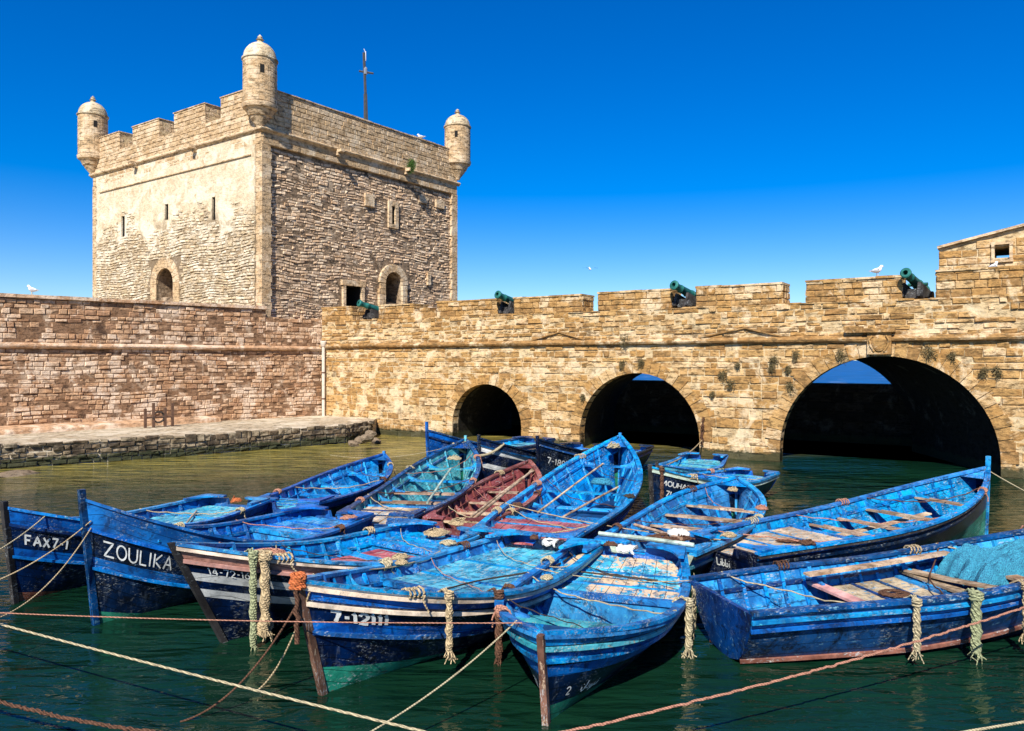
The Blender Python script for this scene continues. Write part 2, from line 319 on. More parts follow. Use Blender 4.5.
# blocks on a facing: fn place(u, z, out) -> point
def facing(mb, place, u0, u1, z0, z1, ch=(.24, .32), bl=(.35, .75), proud=(.0, .03), gap=.012, skip=None, clip=None, back=-.06, rough=.008, proudfn=None, mi=0, ragged=0, erode=0):
    z = z0; row = 0
    while z < z1 - .05:
        h = min(random.uniform(*ch), z1 - z)
        if z1 - z - h < .09: h = z1 - z
        x = u0 - random.uniform(0, bl[0]) * (row % 2)
        while x < u1 - .02:
            l = random.uniform(*bl); a, b = max(x, u0), min(x + l, u1); x += l
            if b - a < .06: continue
            zt = z + h + (jit(ragged) if z + h > z1 - .01 else 0)
            segs = [(a, b)]
            if clip: segs = clip(a, b, z, zt)
            er = -random.uniform(.04, .10) if random.random() < erode else 0
            for a2, b2 in segs:
                if b2 - a2 < .05: continue
                if skip and skip((a2 + b2)/2, z + h/2, b2-a2, h): continue
                pr = random.uniform(*proud) + er
                if proudfn: pr += proudfn((a2+b2)/2, z+h/2)
                g = gap; c = min(.025, h*.15)
                bk = [place(a2+g, z+g, back), place(b2-g, z+g, back), place(b2-g, zt-g, back), place(a2+g, zt-g, back)]
                md = [place(a2+g+jit(rough), z+g+jit(rough), pr-c), place(b2-g+jit(rough), z+g+jit(rough), pr-c), place(b2-g+jit(rough), zt-g+jit(rough), pr-c), place(a2+g+jit(rough), zt-g+jit(rough), pr-c)]
                fr = [place(a2+g+c, z+g+c, pr+jit(rough)), place(b2-g-c, z+g+c, pr+jit(rough)), place(b2-g-c, zt-g-c, pr+jit(rough)), place(a2+g+c, zt-g-c, pr+jit(rough))]
                n = len(mb.v); mb.v += bk + md + fr
                for lv in (0, 4):
                    for k in range(4):
                        k2 = (k+1) % 4; mb.f.append((n+lv+k, n+lv+k2, n+lv+4+k2, n+lv+4+k)); mb.m.append(mi)
                mb.f.append((n+8, n+9, n+10, n+11)); mb.m.append(mi)
        z += h; row += 1
def wob(pl, a=.05, k=1.0): return lambda u, z, o: pl(u + .02*math.sin(z*5*k), z + a*math.sin(u*1.1*k+z*.9)+a*.6*math.sin(u*2.7*k-z*1.7+1), o)
def P_front(yy): return lambda u, z, o: Vector((u, yy - o, z))       # facing -y
def P_back(yy): return lambda u, z, o: Vector((u, yy + o, z))
def P_right(xx): return lambda u, z, o: Vector((xx + o, u, z))        # facing +x
def P_left(xx): return lambda u, z, o: Vector((xx - o, u, z))
def P_top(zz): return lambda u, v, o: Vector((u, v, zz + o))
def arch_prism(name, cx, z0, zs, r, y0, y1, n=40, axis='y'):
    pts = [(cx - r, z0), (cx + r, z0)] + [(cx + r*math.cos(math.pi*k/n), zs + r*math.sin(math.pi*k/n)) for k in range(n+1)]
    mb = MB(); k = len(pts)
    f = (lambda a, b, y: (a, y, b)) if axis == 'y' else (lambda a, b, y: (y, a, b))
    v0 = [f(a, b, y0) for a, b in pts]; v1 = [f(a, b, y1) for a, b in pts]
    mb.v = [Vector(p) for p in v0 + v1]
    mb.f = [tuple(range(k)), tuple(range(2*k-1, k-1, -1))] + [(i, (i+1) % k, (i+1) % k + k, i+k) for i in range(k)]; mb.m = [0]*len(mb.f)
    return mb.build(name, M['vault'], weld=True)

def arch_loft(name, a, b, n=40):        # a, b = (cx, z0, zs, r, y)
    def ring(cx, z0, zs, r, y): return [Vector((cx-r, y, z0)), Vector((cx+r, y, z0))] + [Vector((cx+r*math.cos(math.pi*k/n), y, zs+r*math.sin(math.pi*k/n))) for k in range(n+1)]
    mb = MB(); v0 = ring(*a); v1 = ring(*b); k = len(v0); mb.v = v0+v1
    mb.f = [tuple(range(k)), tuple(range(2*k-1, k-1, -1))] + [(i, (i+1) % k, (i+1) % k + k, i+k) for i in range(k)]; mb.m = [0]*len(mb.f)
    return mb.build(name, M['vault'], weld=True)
# ------------------------------------------------------------ water, sea
def ground_sheet(name, pts, mat, z):
    mb = MB(); mb.poly([(x, y, z) for x, y in pts]); return tag(mb.build(name, mat), kind='structure')
BA = math.atan2(-.65, 1.0)                     # bridge frame angle
BT = Vector((math.cos(BA), math.sin(BA))); BN = Vector((-math.sin(BA), math.cos(BA)))   # along, into the wall
BO = Vector((0, 35.5))                          # origin of the bridge frame
def bl_t(px):                                   # distance along bridge face of photo column px
    u = (px - 512) / F; Y = 35.5 / (1 + .65*u); return (Vector((u*Y, Y)) - BO).dot(BT)
tl = BO + BT*(-400) + BN*3.0; tr = BO + BT*400 + BN*3.0
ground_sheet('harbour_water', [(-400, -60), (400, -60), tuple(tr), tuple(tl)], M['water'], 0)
fl = tl + BN*6000 - BT*6000; fr = tr + BN*6000 + BT*6000
ground_sheet('sea', [tuple(tl), tuple(tr), tuple(fr), tuple(fl)], M['sea'], -.004)

# ------------------------------------------------------------ bridge wall
T0, T1 = bl_t(322), bl_t(1024) + 10
ARCH = []
for a, b, cy in ((453, 522, 384), (580, 700, 373), (780, 1001, 356)):
    ta, tb = bl_t(a), bl_t(b); c = (ta+tb)/2; r = (tb-ta)/2
    p = BO + BT*c; crown = H + (HOR - cy)/F*p.y
    ARCH.append((c, r, crown - r))
TH = 6.5
br = empty('bridge_wall', (BO.x, BO.y, 0), BA, 'golden stone wall on three round arches with cannon embrasures along its top', 'bridge')
mb = MB(); mb.box(T0, T1, 0, TH, -1.5, 5.85); body = mb.build('wall_body', [M['mortar'], M['vault']], br)
cs = []
for i, (c, r, zs) in enumerate(ARCH):
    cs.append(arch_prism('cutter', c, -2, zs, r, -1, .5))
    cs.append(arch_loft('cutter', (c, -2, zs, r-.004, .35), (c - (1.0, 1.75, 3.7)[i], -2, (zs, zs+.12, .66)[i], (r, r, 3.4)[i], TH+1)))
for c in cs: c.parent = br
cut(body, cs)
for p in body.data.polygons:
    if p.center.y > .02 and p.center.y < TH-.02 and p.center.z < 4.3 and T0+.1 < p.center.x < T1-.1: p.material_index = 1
def clip_arch(ext):
    def f(a, b, z0, z1):
        segs = [(a, b)]
        for c, r, zs in ARCH:
            zz = (z0+z1)/2; R2 = r + ext
            if zz < zs: hw = R2
            elif zz < zs + R2: hw = math.sqrt(R2*R2 - (zz-zs)**2)
            else: continue
            out = []
            for s0, s1 in segs:
                if s1 <= c-hw or s0 >= c+hw: out.append((s0, s1)); continue
                if s0 < c-hw: out.append((s0, c-hw))
                if s1 > c+hw: out.append((c+hw, s1))
            segs = out
        return segs
    return f
mb = MB(); pf = P_front(0)
facing(mb, pf, T0, T1, -.3, 4.42, (.18, .40), (.25, .95), (.005, .05), clip=clip_arch(.3), gap=.014, rough=.026, erode=.08)
facing(mb, pf, T0, T1, 4.66, 5.88, (.16, .36), (.2, .85), (.005, .06), gap=.015, rough=.03, erode=.10)
mb.build('stone_facing', M['bridge'], br)
for c, r, zs in ARCH:                                           # voussoirs, each arch ring one part
    mb = MB(); n = int(math.pi*r/.36)
    for k in range(n):
        a0 = math.pi*k/n + .012/r; a1 = math.pi*(k+1)/n - .012/r; ro = r + random.choice((.42, .5, .56)); o = random.uniform(.05, .075)
        q = lambda rr, a, y: Vector((c + rr*math.cos(a), y, zs + rr*math.sin(a)))
        mb.hexa([q(r, a0, -o), q(ro, a0, -o), q(ro, a0, .4), q(r, a0, .4), q(r, a1, -o), q(ro, a1, -o), q(ro, a1, .4), q(r, a1, .4)])
    for s in (-1, 1):
        z = -.3
        while z < zs - .02:
            h = min(.32, zs - z); e = random.choice((.4, .6)); o = random.uniform(.05, .07)
            mb.box(min(c+s*r, c+s*(r+e)), max(c+s*r, c+s*(r+e)), -o, .4, z+.01, z+h-.01); z += h
    mb.build('arch_ring', M['bridge'], br)
def moulding(mb, place, u0, u1, z, prof, step=1.3, wob=.006):
    us = [u0 + (u1-u0)*i/max(1, int((u1-u0)/step)) for i in range(int((u1-u0)/step)+1)] if u1-u0 > step else [u0, u1]
    rows = [[place(u, z + b + jit(wob), a + jit(wob*.6)) for a, b in prof] for u in us]
    mb.grid(rows)
CPROF = [(-.05, -.12), (.10, -.12), (.17, -.07), (.20, 0), (.17, .06), (.12, .09), (.05, .13), (-.05, .13)]
mb = MB(); moulding(mb, pf, T0, T1, 4.54, CPROF, .7, .012)
mb.build('cornice', M['bridge'], br, smooth=False)
# shallow gable-shaped weathering courses over the cornice
for x0, xm, x1 in ((533, 560, 585), (700, 745, 782)):
    mb = MB(); a, m_, b = bl_t(x0), bl_t(xm), bl_t(x1)
    mb.sweep([(a, -.06, 4.68), (m_, -.06, 5.02), (b, -.06, 4.68)], (0, 1, 0), (0, 0, 1), .12, .05); mb.build('gabled_course', M['bridge'], br)
# merlons
MER = [(322, 352, 6.62), (379, 414, 6.6), (437, 497, 6.62), (514, 582, 6.63), (598, 671, 6.66), (696, 782, 6.68), (806, 902, 6.70), (936, 1060, 6.82)]
for a, b, zt in MER:
    ta, tb = bl_t(a), bl_t(b) if b < 1050 else T1
    mb = MB(); mb.box(ta+.03, tb-.03, .03, 1.1, 5.8, zt-.06, 1)
    facing(mb, pf, ta, tb, 5.88, zt-.05, (.2, .28), (.3, .7), (.01, .05), gap=.009, ragged=.03)
    facing(mb, P_left(ta), .0, 1.12, 5.88, zt-.06, (.2, .28), (.3, .6), (.0, .03)); facing(mb, P_right(tb), 0, 1.12, 5.88, zt-.06, (.2, .28), (.3, .6), (0, .03))
    x = ta - .02
    while x < tb:
        l = random.uniform(.5, 1.2); e = min(x+l, tb+.02)
        mb.box(x+.004, e-.004, -.06+jit(.015), 1.15, zt-.06, zt+random.uniform(.0, .03)); x = e
    mb.build('merlon', [M['bridge'], M['mortar']], br)
mb = MB()                                                        # sills between merlons, uneven stones
x = T0
while x < T1:
    l = random.uniform(.3, .8); mb.box(x+.004, min(x+l, T1)-.004, -.04+jit(.02), 1.2, 5.84, 5.9+jit(.035)); x += l
mb.build('embrasure_sill', M['bridge'], br)
mb = MB(); mb.box(bl_t(414)+.05, bl_t(437)-.05, .0, .6, 5.86, 6.2); mb.box(bl_t(420), bl_t(430), -.02, .5, 6.2, 6.36); mb.build('broken_merlon', M['bridge'], br)
# the carved shield over the large arch
tc = bl_t(880); mb = MB()
mb.box(tc-.50, tc+.50, -.34, .0, 4.76, 4.90); mb.box(tc-.38, tc+.38, -.22, 0, 4.0, 4.76)
mb.lathe([(0, .09), (.16, .08), (.22, .05), (.25, .0)], 16, M4=Matrix.Translation((tc, -.22, 4.38)) @ Matrix.Rotation(R(90), 4, 'X') @ Matrix.Scale(1.25, 4, (0, 1, 0)))
for sx in (-1, 1): mb.tube([(tc+sx*.22, -.24, 4.64), (tc+sx*.31, -.26, 4.5), (tc+sx*.27, -.25, 4.3), (tc+sx*.16, -.24, 4.1)], .035, 6)
mb.box(tc-.2, tc+.2, -.14, 0, 3.93, 4.02)
mb.build('carved_shield', M['bridge'], br)
mb = MB(); mb.box(bl_t(846), bl_t(864), -.3, 0, 4.76, 4.98); mb.build('stone_bracket', M['bridge'], br)
# parapet corner masonry on walkway behind, far side low wall
mb = MB(); mb.box(T0, T1, TH-.5, TH+.02, 5.8, 6.3); mb.build('rear_parapet', M['mortar'], br)
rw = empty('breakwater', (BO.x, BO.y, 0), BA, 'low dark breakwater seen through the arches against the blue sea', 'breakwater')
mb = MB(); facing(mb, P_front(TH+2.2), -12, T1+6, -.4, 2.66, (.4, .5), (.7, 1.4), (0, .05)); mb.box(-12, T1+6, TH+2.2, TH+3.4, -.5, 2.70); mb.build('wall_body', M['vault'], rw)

# building behind the wall at the right
bo = empty('gabled_building', (BO.x, BO.y, 0), BA, 'stone building with a sloping roofline and small window behind the wall at the right', 'building')
def bl_tb(px, back):
    u = (px-512)/F; o = BO + BN*back; return (u*o.y - o.x)/(BT.x - u*BT.y)
g0, g1 = bl_tb(936, 2.6), T1+4
GS = (H + (HOR-226)/F*(BO+BT*bl_tb(1024, 2.6)+BN*2.6).y - (H + (HOR-249)/F*(BO+BT*g0+BN*2.6).y))/(bl_tb(1024, 2.6)-g0); GZ = H + (HOR-249)/F*(BO+BT*g0+BN*2.6).y
def gz(u): return GZ + (u-g0)*GS
mb = MB(); mb.hexa([(g0, 2.6, 5), (g1, 2.6, 5), (g1, 5.5, 5), (g0-.0, 5.5, 5), (g0+.12, 2.6, gz(g0)), (g1, 2.6, gz(g1)), (g1, 5.5, gz(g1)), (g0+.12, 5.5, gz(g0))], 0)
gb = mb.build('wall', M['mortar'], bo)
wx = bl_tb(1002, 2.6); wz = H + (HOR-252)/F*(BO+BT*wx+BN*2.6).y
wm = MB(); wm.box(wx-.22, wx+.22, 1, 7, wz-.2, wz+.2); wc = wm.build('cutter', M['mortar'], bo); cut(gb, [wc])
mb = MB(); facing(mb, P_front(2.6), g0+.08, g1, 5.2, 12, (.24, .32), (.35, .8), (.01, .04), clip=lambda a, b, z0, z1: [(a, b)] if z1 < gz(a)-.02 and not (a < wx+.26 and b > wx-.26 and z1 > wz-.24 and z0 < wz+.24) else ([(a, wx-.26), (wx+.26, b)] if z1 < gz(a)-.02 else []))
mb.build('stone_facing', M['bridge'], bo)
mb = MB(); mb.sweep([(g0+.05, 4.05, gz(g0)+.04), (g1, 4.05, gz(g1)+.04)], (0, 1, 0), (0, 0, 1), 3.2, .09); mb.build('roof_coping', M['quoin'], bo)
mb = MB()
for s in (-.27, .27): mb.box(wx+s-.05, wx+s+.05, 2.5, 2.75, wz-.28, wz+.26)
mb.box(wx-.34, wx+.34, 2.5, 2.75, wz+.26, wz+.36); mb.box(wx-.34, wx+.34, 2.5, 2.75, wz-.36, wz-.28); mb.build('window_frame', M['quoin'], bo)

# ------------------------------------------------------------ left wall
LC = Vector((BO + BT*T0)) + Vector((-.02, .1)); LE = Vector((-.656*32, 32.0)); d = (LC - LE); LLEN = d.length; LA = math.atan2(d.y, d.x)
lw = empty('rampart_wall', (LE.x, LE.y, 0), LA, 'long reddish stone rampart with a ledge moulding running left from the drain pipe', 'wall')
XE = -9.0; XS = LLEN - 3.25
mb = MB(); mb.box(XE, XS, 0, 1.6, -.5, 6.48); mb.box(XS, LLEN+.3, .002, 1.6, -.5, 5.98); mb.build('wall_body', M['leftm'], lw)
mb = MB(); pl_ = P_front(0)
holes = [(2.6, 5.15, .5), (3.6, 5.15, .22), (9.0, 5.7, .35), (.9, 5.0, .4)]
sk = lambda u, z, l, h: any(abs(u-a) < c_ and abs(z-b) < .28 for a, b, c_ in holes)
nf = lambda u, z: .03*math.sin(u*1.7+z*2.1)*math.sin(z*3.3-u*.8)
facing(mb, wob(pl_, .03, .6), XE, LLEN, .3, 4.3, (.13, .25), (.2, .6), (-.005, .05), proudfn=nf, rough=.018, gap=.011, erode=.07)
facing(mb, wob(pl_, .02, .6), XE, XS, 4.54, 6.36, (.13, .25), (.2, .6), (-.01, .05), proudfn=nf, skip=sk, rough=.018, gap=.012, erode=.1)
facing(mb, pl_, XS, LLEN, 4.52, 6.0, (.17, .25), (.22, .6), (-.01, .05), proudfn=nf, rough=.014, ragged=.05, gap=.009)
mb.build('stone_facing', M['left'], lw)
mb = MB(); moulding(mb, pl_, XE, LLEN-.02, 4.40, CPROF, .8, .012); mb.build('cornice', M['left'], lw)
mb = MB(); x = XE
while x < XS:
    l = random.uniform(.8, 1.8); e = min(XS, x+l); mb.box(x+.005, e-.005, -.13+jit(.015), 1.7, 6.40+jit(.01), 6.54+jit(.02)); x = e
mb.build('coping', M['left'], lw)
# platform behind
mb = MB(); mb.hexa([(*(LE + Vector((-9, 3))), 5.0), (*(LC+Vector((.2, .8))), 5.0), (4, 60, 5.0), (-45, 60, 5.0), (*(LE + Vector((-9, 3))), 5.9), (*(LC+Vector((.2, .8))), 5.9), (4, 60, 5.9), (-45, 60, 5.9)])
tag(mb.build('terrace', M['quaytop']), kind='structure')
# drain pipe
p = at(325, 415, .9); dp = empty('drain_pipe', (LC.x+.18, LC.y-.42, .8), 0, 'pale drain pipe running down the corner where the two walls meet', 'pipe')
mb = MB(); mb.tube([(0, 0, 0), (0, 0, 3.7)], .09, 12); mb.build('pipe', M['pipe'], dp, True)
mb = MB(); mb.lathe([(.09, 0), (.16, .08), (.18, .3), (.15, .34), (.0, .34)], 12, (0, 0, 3.68)); mb.build('hopper', M['pipe'], dp, True)
mb = MB()
for z in (.9, 2.3): mb.lathe([(.09, 0), (.115, 0), (.115, .06), (.09, .06)], 12, (0, 0, z))
mb.build('bracket', M['iron'], dp)

# ------------------------------------------------------------ quay
qp = [at(-160, 487), at(0, 469), at(100, 462), at(185, 456), at(250, 450.5), at(300, 446.5), at(345, 443), at(372, 438)]
endp = BO + BT*bl_t(376)
qt = [(p.x, p.y) for p in qp]
q = empty('quay', (0, 0, 0), 0, 'low stone landing ledge at the foot of the rampart above the water', 'quay')
top = [(x, y, .80) for x, y in qt] + [(endp.x, endp.y+.4, .8), (LC.x, LC.y+.4, .8), (LE.x-7, LE.y-6.3, .8)]
mb = MB(); mb.poly(top); mb.poly([(x, y, -.5) for x, y, z in reversed(top)])
for (a, b) in zip(qt, qt[1:] + [(endp.x, endp.y+.4)]): mb.quad((a[0], a[1], -.5), (b[0], b[1], -.5), (b[0], b[1], .8), (a[0], a[1], .8))
mb.build('paving', M['quaytop'], q)
mb = MB()
for (a, b) in zip(qt, qt[1:]):
    a = Vector((*a, 0)); b = Vector((*b, 0)); t = (b-a).normalized(); n = Vector((t.y, -t.x, 0))
    facing(mb, lambda u, z, o, a=a, t=t, n=n: a + t*u + n*o + Vector((0, 0, z)), 0, (b-a).length, -.2, .84, (.14, .24), (.2, .55), (.02, .14), rough=.03, gap=.015, ragged=.05)
mb.build('rubble_facing', M['quay'], q)
def rock(name, loc, sz, label, group):
    bm = bmesh.new(); bmesh.ops.create_icosphere(bm, subdivisions=2, radius=1)
    for v in bm.verts:
        v.co *= 1 + .22*math.sin(v.co.x*3+loc[0]*7)*math.cos(v.co.y*4+loc[1]*3) + jit(.07); v.co = Vector((v.co.x*sz[0], v.co.y*sz[1], v.co.z*sz[2]))
    me = bpy.data.meshes.new(name); bm.to_mesh(me); bm.free(); me.materials.append(M['boulder']); o = bpy.data.objects.new(name, me); COL.objects.link(o); o.location = loc; o.rotation_euler = (jit(.2), jit(.2), jit(3))
    return tag(o, label, 'rock', group)
for i, (x, y, sx) in enumerate(((360, 438, .34), (367, 435, .3), (371, 431, .28), (353, 441, .26), (376, 438, .24))):
    p = at(x, y+3, .1 if i not in (1, 2) else .5); rock('rock', (p.x, p.y, p.z), (sx, sx*.8, sx*.6), 'rough boulder heaped at the end of the landing ledge against the arched wall', 'boulders at the ledge end')
p = at(17, 474, .02); rock('rock', (p.x, p.y, .0), (.75, .5, .12), 'flat pale rock just above water below the left end of the ledge', None)
# slope of masonry at wall foot
mb = MB(); mb.hexa([(XE, -1.5, .79), (9.0, -.55, .79), (9.0, .05, .79), (XE, .05, .79), (XE, -1.3, 1.0), (9.0, -.5, 1.0), (9.0, .05, 1.1), (XE, .05, 1.1)])
mb.build('wall_footing', M['left'], lw)
# winch frame by the wall foot
p = LE + (LC-LE)*((at(152, 424, .8).x-LE.x)/(LC.x-LE.x)) + Vector((math.sin(LA), -math.cos(LA)))*1.55; wf = empty('winch_frame', (p.x, p.y, .8), LA, 'rusty timber winch frame with a coil standing at the rampart foot', 'winch')
for x in (-.55, -.2, .3, .62):
    mb = MB(); mb.box(x-.05, x+.05, -.06, .06, 0, .95+jit(.15)); mb.build('post', M['iron'], wf)
mb = MB(); mb.tube([(-.5, 0, .45), (.6, 0, .45)], .05, 8); mb.build('axle', M['iron'], wf, True)
mb = MB(); mb.tube([(.02+.24*math.cos(a*.5), jit(.05), .45+.24*math.sin(a*.5)) for a in range(40)], .04, 6); mb.build('coil', M['rope_dark'], wf, True)

# ------------------------------------------------------------ tower
CY = 40.5; CX = (262-512)/F*CY; TA = R(-35.8)
tw = empty('fortress_tower', (CX, CY, 0), TA, 'square stone fortress tower with three domed corner turrets behind the ramparts', 'tower')
TT = Vector((math.cos(TA), math.sin(TA))); TN = Vector((-math.sin(TA), math.cos(TA)))
def tl_px(px):       # along left face (local x) ; local y of right face
    u = (px-512)/F; # (C + x*TT): X = u*Y
    return (u*CY - CX)/(TT.x - u*TT.y)
def tr_px(px):
    u = (px-512)/F; return (u*CY - CX)/(TN.x - u*TN.y)
W1 = -tl_px(92.5); W2 = tr_px(457.5); ZC = 15.85; ZP = 18.1; ZS = 17.0
mb = MB(); mb.box(-W1+.02, -.18, .10, W2-.1, 4.5, ZC+.2); core = mb.build('core_wall', [M['rubblem'], M['black']], tw)
cs = []
def openL(px, y0, y1, wpx, arch):     # on the left face, returns local x centre, z0, z1, half width
    x = tl_px(px); Y = CY + x*TT.y; zt = H+(HOR-y0)/F*Y; zb = H+(HOR-y1)/F*Y
    hw = abs(tl_px(px+wpx/2)-tl_px(px-wpx/2))/2
    return x, zb, zt, hw
def openR(px, y0, y1, wpx):
    y = tr_px(px); Y = CY + y*TN.y; zt = H+(HOR-y0)/F*Y; zb = H+(HOR-y1)/F*Y
    hw = abs(tr_px(px+wpx/2)-tr_px(px-wpx/2))/2
    return y, zb, zt, hw
dL = openL(165, 268, 297, 17, 1); slL = [openL(123, 216, 237, 3.4, 0), openL(166.5, 204, 220, 3.4, 0), openL(213.5, 197, 220, 3.4, 0)]
aR = openR(394.5, 272, 303, 17); sR = openR(354.5, 286, 306, 16); slR = [openR(394.5, 206, 224, 3.5)]
x, zb, zt, hw = dL; c = arch_prism('cutter', x, zb, zt-hw, hw, -1, 1.6); c.parent = tw; cs.append(c)
for x, zb, zt, hw in slL:
    m_ = MB(); m_.box(x-hw, x+hw, -1, 1.2, zb, zt); c = m_.build('cutter', M['black'], tw); cs.append(c)
y, zb, zt, hw = aR; c = arch_prism('cutter', y, zb, zt-hw, hw, -1.8, 1, axis='x'); c.parent = tw; cs.append(c)
for y, zb, zt, hw in slR + [sR]:
    m_ = MB(); m_.box(-1.3, 1, y-hw, y+hw, zb, zt); c = m_.build('cutter', M['black'], tw); cs.append(c)
cut(core, cs)
# plaster skin on the left face (separate slab with the same openings)
mb = MB(); mb.box(-W1+.5, -.55, .0, .12, 5.0, ZC-.1); pls = mb.build('plaster', M['plaster'], tw); cs = []
x, zb, zt, hw = dL; c = arch_prism('cutter', x, zb-1, zt-hw, hw, -1, 1.6); c.parent = tw; cs.append(c)
for x, zb, zt, hw in slL:
    m_ = MB(); m_.box(x-hw, x+hw, -1, 1.2, zb, zt); c = m_.build('cutter', M['black'], tw); cs.append(c)
cut(pls, cs)
def skL(u, z, l, h):
    x, zb, zt, hw = dL
    if abs(u-x) < hw+.55+l/2 and z < zt+.5: return True
    for x, zb, zt, hw in slL:
        if abs(u-x) < hw+.12+l/2 and zb-.1 < z < zt+.1: return True
    return False
def prL(u, z):            # rubble shows through the plaster lower down
    n = math.sin(u*.9+1.3)*.5 + math.sin(u*2.3+z*1.1)*.35 + math.sin(z*2.0-u*.6)*.3
    lim = 12.1 + n*1.2
    return -.13 if z > lim else (.0 if z < lim-.8 else -.02)
mb = MB(); facing(mb, wob(P_front(0), .05), -W1+.55, -.6, 5.2, 13.9, (.11, .21), (.2, .55), (.02, .07), skip=skL, proudfn=prL, rough=.03, gap=.02)
mb.build('left_rubble', M['pale'], tw)
def skR(u, z, l, h):
    y, zb, zt, hw = aR
    if abs(u-y) < hw+.5+l/2 and z < zt+.55: return True
    y, zb, zt, hw = sR
    if abs(u-y) < hw+.22+l/2 and z < zt+.35: return True
    y, zb, zt, hw = slR[0]
    if abs(u-y) < hw+.3+l/2 and zb-.3 < z < zt+.4: return True
    return False
mb = MB(); facing(mb, wob(P_right(-.22), .05), .5, W2-.5, 5.2, 14.95, (.11, .2), (.2, .6), (.03, .085), skip=skR, rough=.025, gap=.018, back=-.04, erode=.04)
mb.build('right_rubble', M['rubble'], tw)
# quoins
mb = MB()
z = 5.0; i = 0
while z < ZC-.95:
    h = .36; a = .62 if i % 2 else .5; b = .55 if i % 2 else .62
    mb.box(-a, 0, 0, b, z+.006, z+h-.006)                              # near corner
    mb.box(-W1, -W1+a, 0, b, z+.006, z+h-.006); mb.box(-.4, 0, W2-b, W2, z+.006, z+h-.006); z += h; i += 1
ztop = z
facing(mb, P_right(-.04), 0.05, W2-.02, ztop, ZC-.12, (.3, .34), (.6, 1.1), (.03, .045), gap=.006, rough=.004)
facing(mb, P_front(.04), -W1+.02, -.05, ztop, ZC-.12, (.3, .34), (.6, 1.1), (.03, .045), gap=.006, rough=.004)
mb.box(-.6, -.045, .3, W2-.2, ztop-.002, ZC-.1); mb.build('quoins', M['quoin'], tw)
mb = MB(); mb.sweep([(-W1+1.0, -.03, ZC-1.25), (-.9, -.03, ZC-1.25)], (0, 1, 0), (0, 0, 1), .1, .06); mb.build('string_course', M['quoin'], tw)
TP = [(-.05, -.16), (.03, -.16), (.07, -.1), (.15, -.06), (.17, 0), (.12, .08), (-.05, .1)]
mb = MB(); moulding(mb, P_front(0), -W1-.15, .15, ZC, TP); moulding(mb, P_right(0), -.15, W2+.15, ZC, TP); moulding(mb, P_left(-W1), 0, W2, ZC, TP)
mb.build('cornice', M['quoin'], tw)
# parapets: solid on the right face, sill on the left face
mb = MB(); mb.box(-.75, -.04, .0, W2, ZC, ZP-.05, 1); facing(mb, P_right(0), .02, W2, ZC+.09, ZP-.08, (.22, .3), (.35, .8), (-.01, .02), gap=.007, rough=.006)
x = .0
while x < W2:
    l = random.uniform(.6, 1.3); mb.box(-.8, .05+jit(.01), x+.005, min(x+l, W2)-.005, ZP-.08, ZP+jit(.03)); x += l
mb.build('parapet', [M['quoin'], M['mortar']], tw)
mb = MB(); mb.box(-W1+.02, -.76, .03, 1.4, ZC, ZS-.05, 1); facing(mb, P_front(0), -W1+.02, -.02, ZC+.09, ZS-.02, (.22, .3), (.35, .8), (-.01, .02), gap=.007, rough=.006)
mb.box(-W1, -.8, -.01, 1.43, ZS-.06, ZS-.003); mb.box(-W1, -.8, W2-.9, W2, ZC, ZP-.4, 1); mb.box(-W1, -W1+.9, 1.45, W2-.91, ZC, ZP-.4, 1); mb.box(-W1+.95, -.82, 1.46, W2-.95, ZC, ZC+.4, 1)
mb.build('low_parapet', [M['quoin'], M['mortar']], tw)
for a, b in ((97, 119.5), (132.5, 159), (174, 205), (220.6, 258)):
    xa, xb = tl_px(a), min(tl_px(b), -.8); mb = MB()
    mb.box(xa+.02, xb-.02, .03, 1.4, ZS-.05, ZP, 1)
    facing(mb, P_front(0), xa, xb, ZS-.02, ZP, (.22, .3), (.3, .7), (.0, .02), gap=.007, rough=.006)
    facing(mb, P_right(xb-.03), .02, 1.42, ZS-.02, ZP, (.22, .3), (.25, .5), (.0, .03), gap=.012, rough=.01)
    mb.box(xa-.03, xb+.03, -.05, 1.45, ZP, ZP+.05); mb.build('merlon', [M['quoin'], M['mortar']], tw)
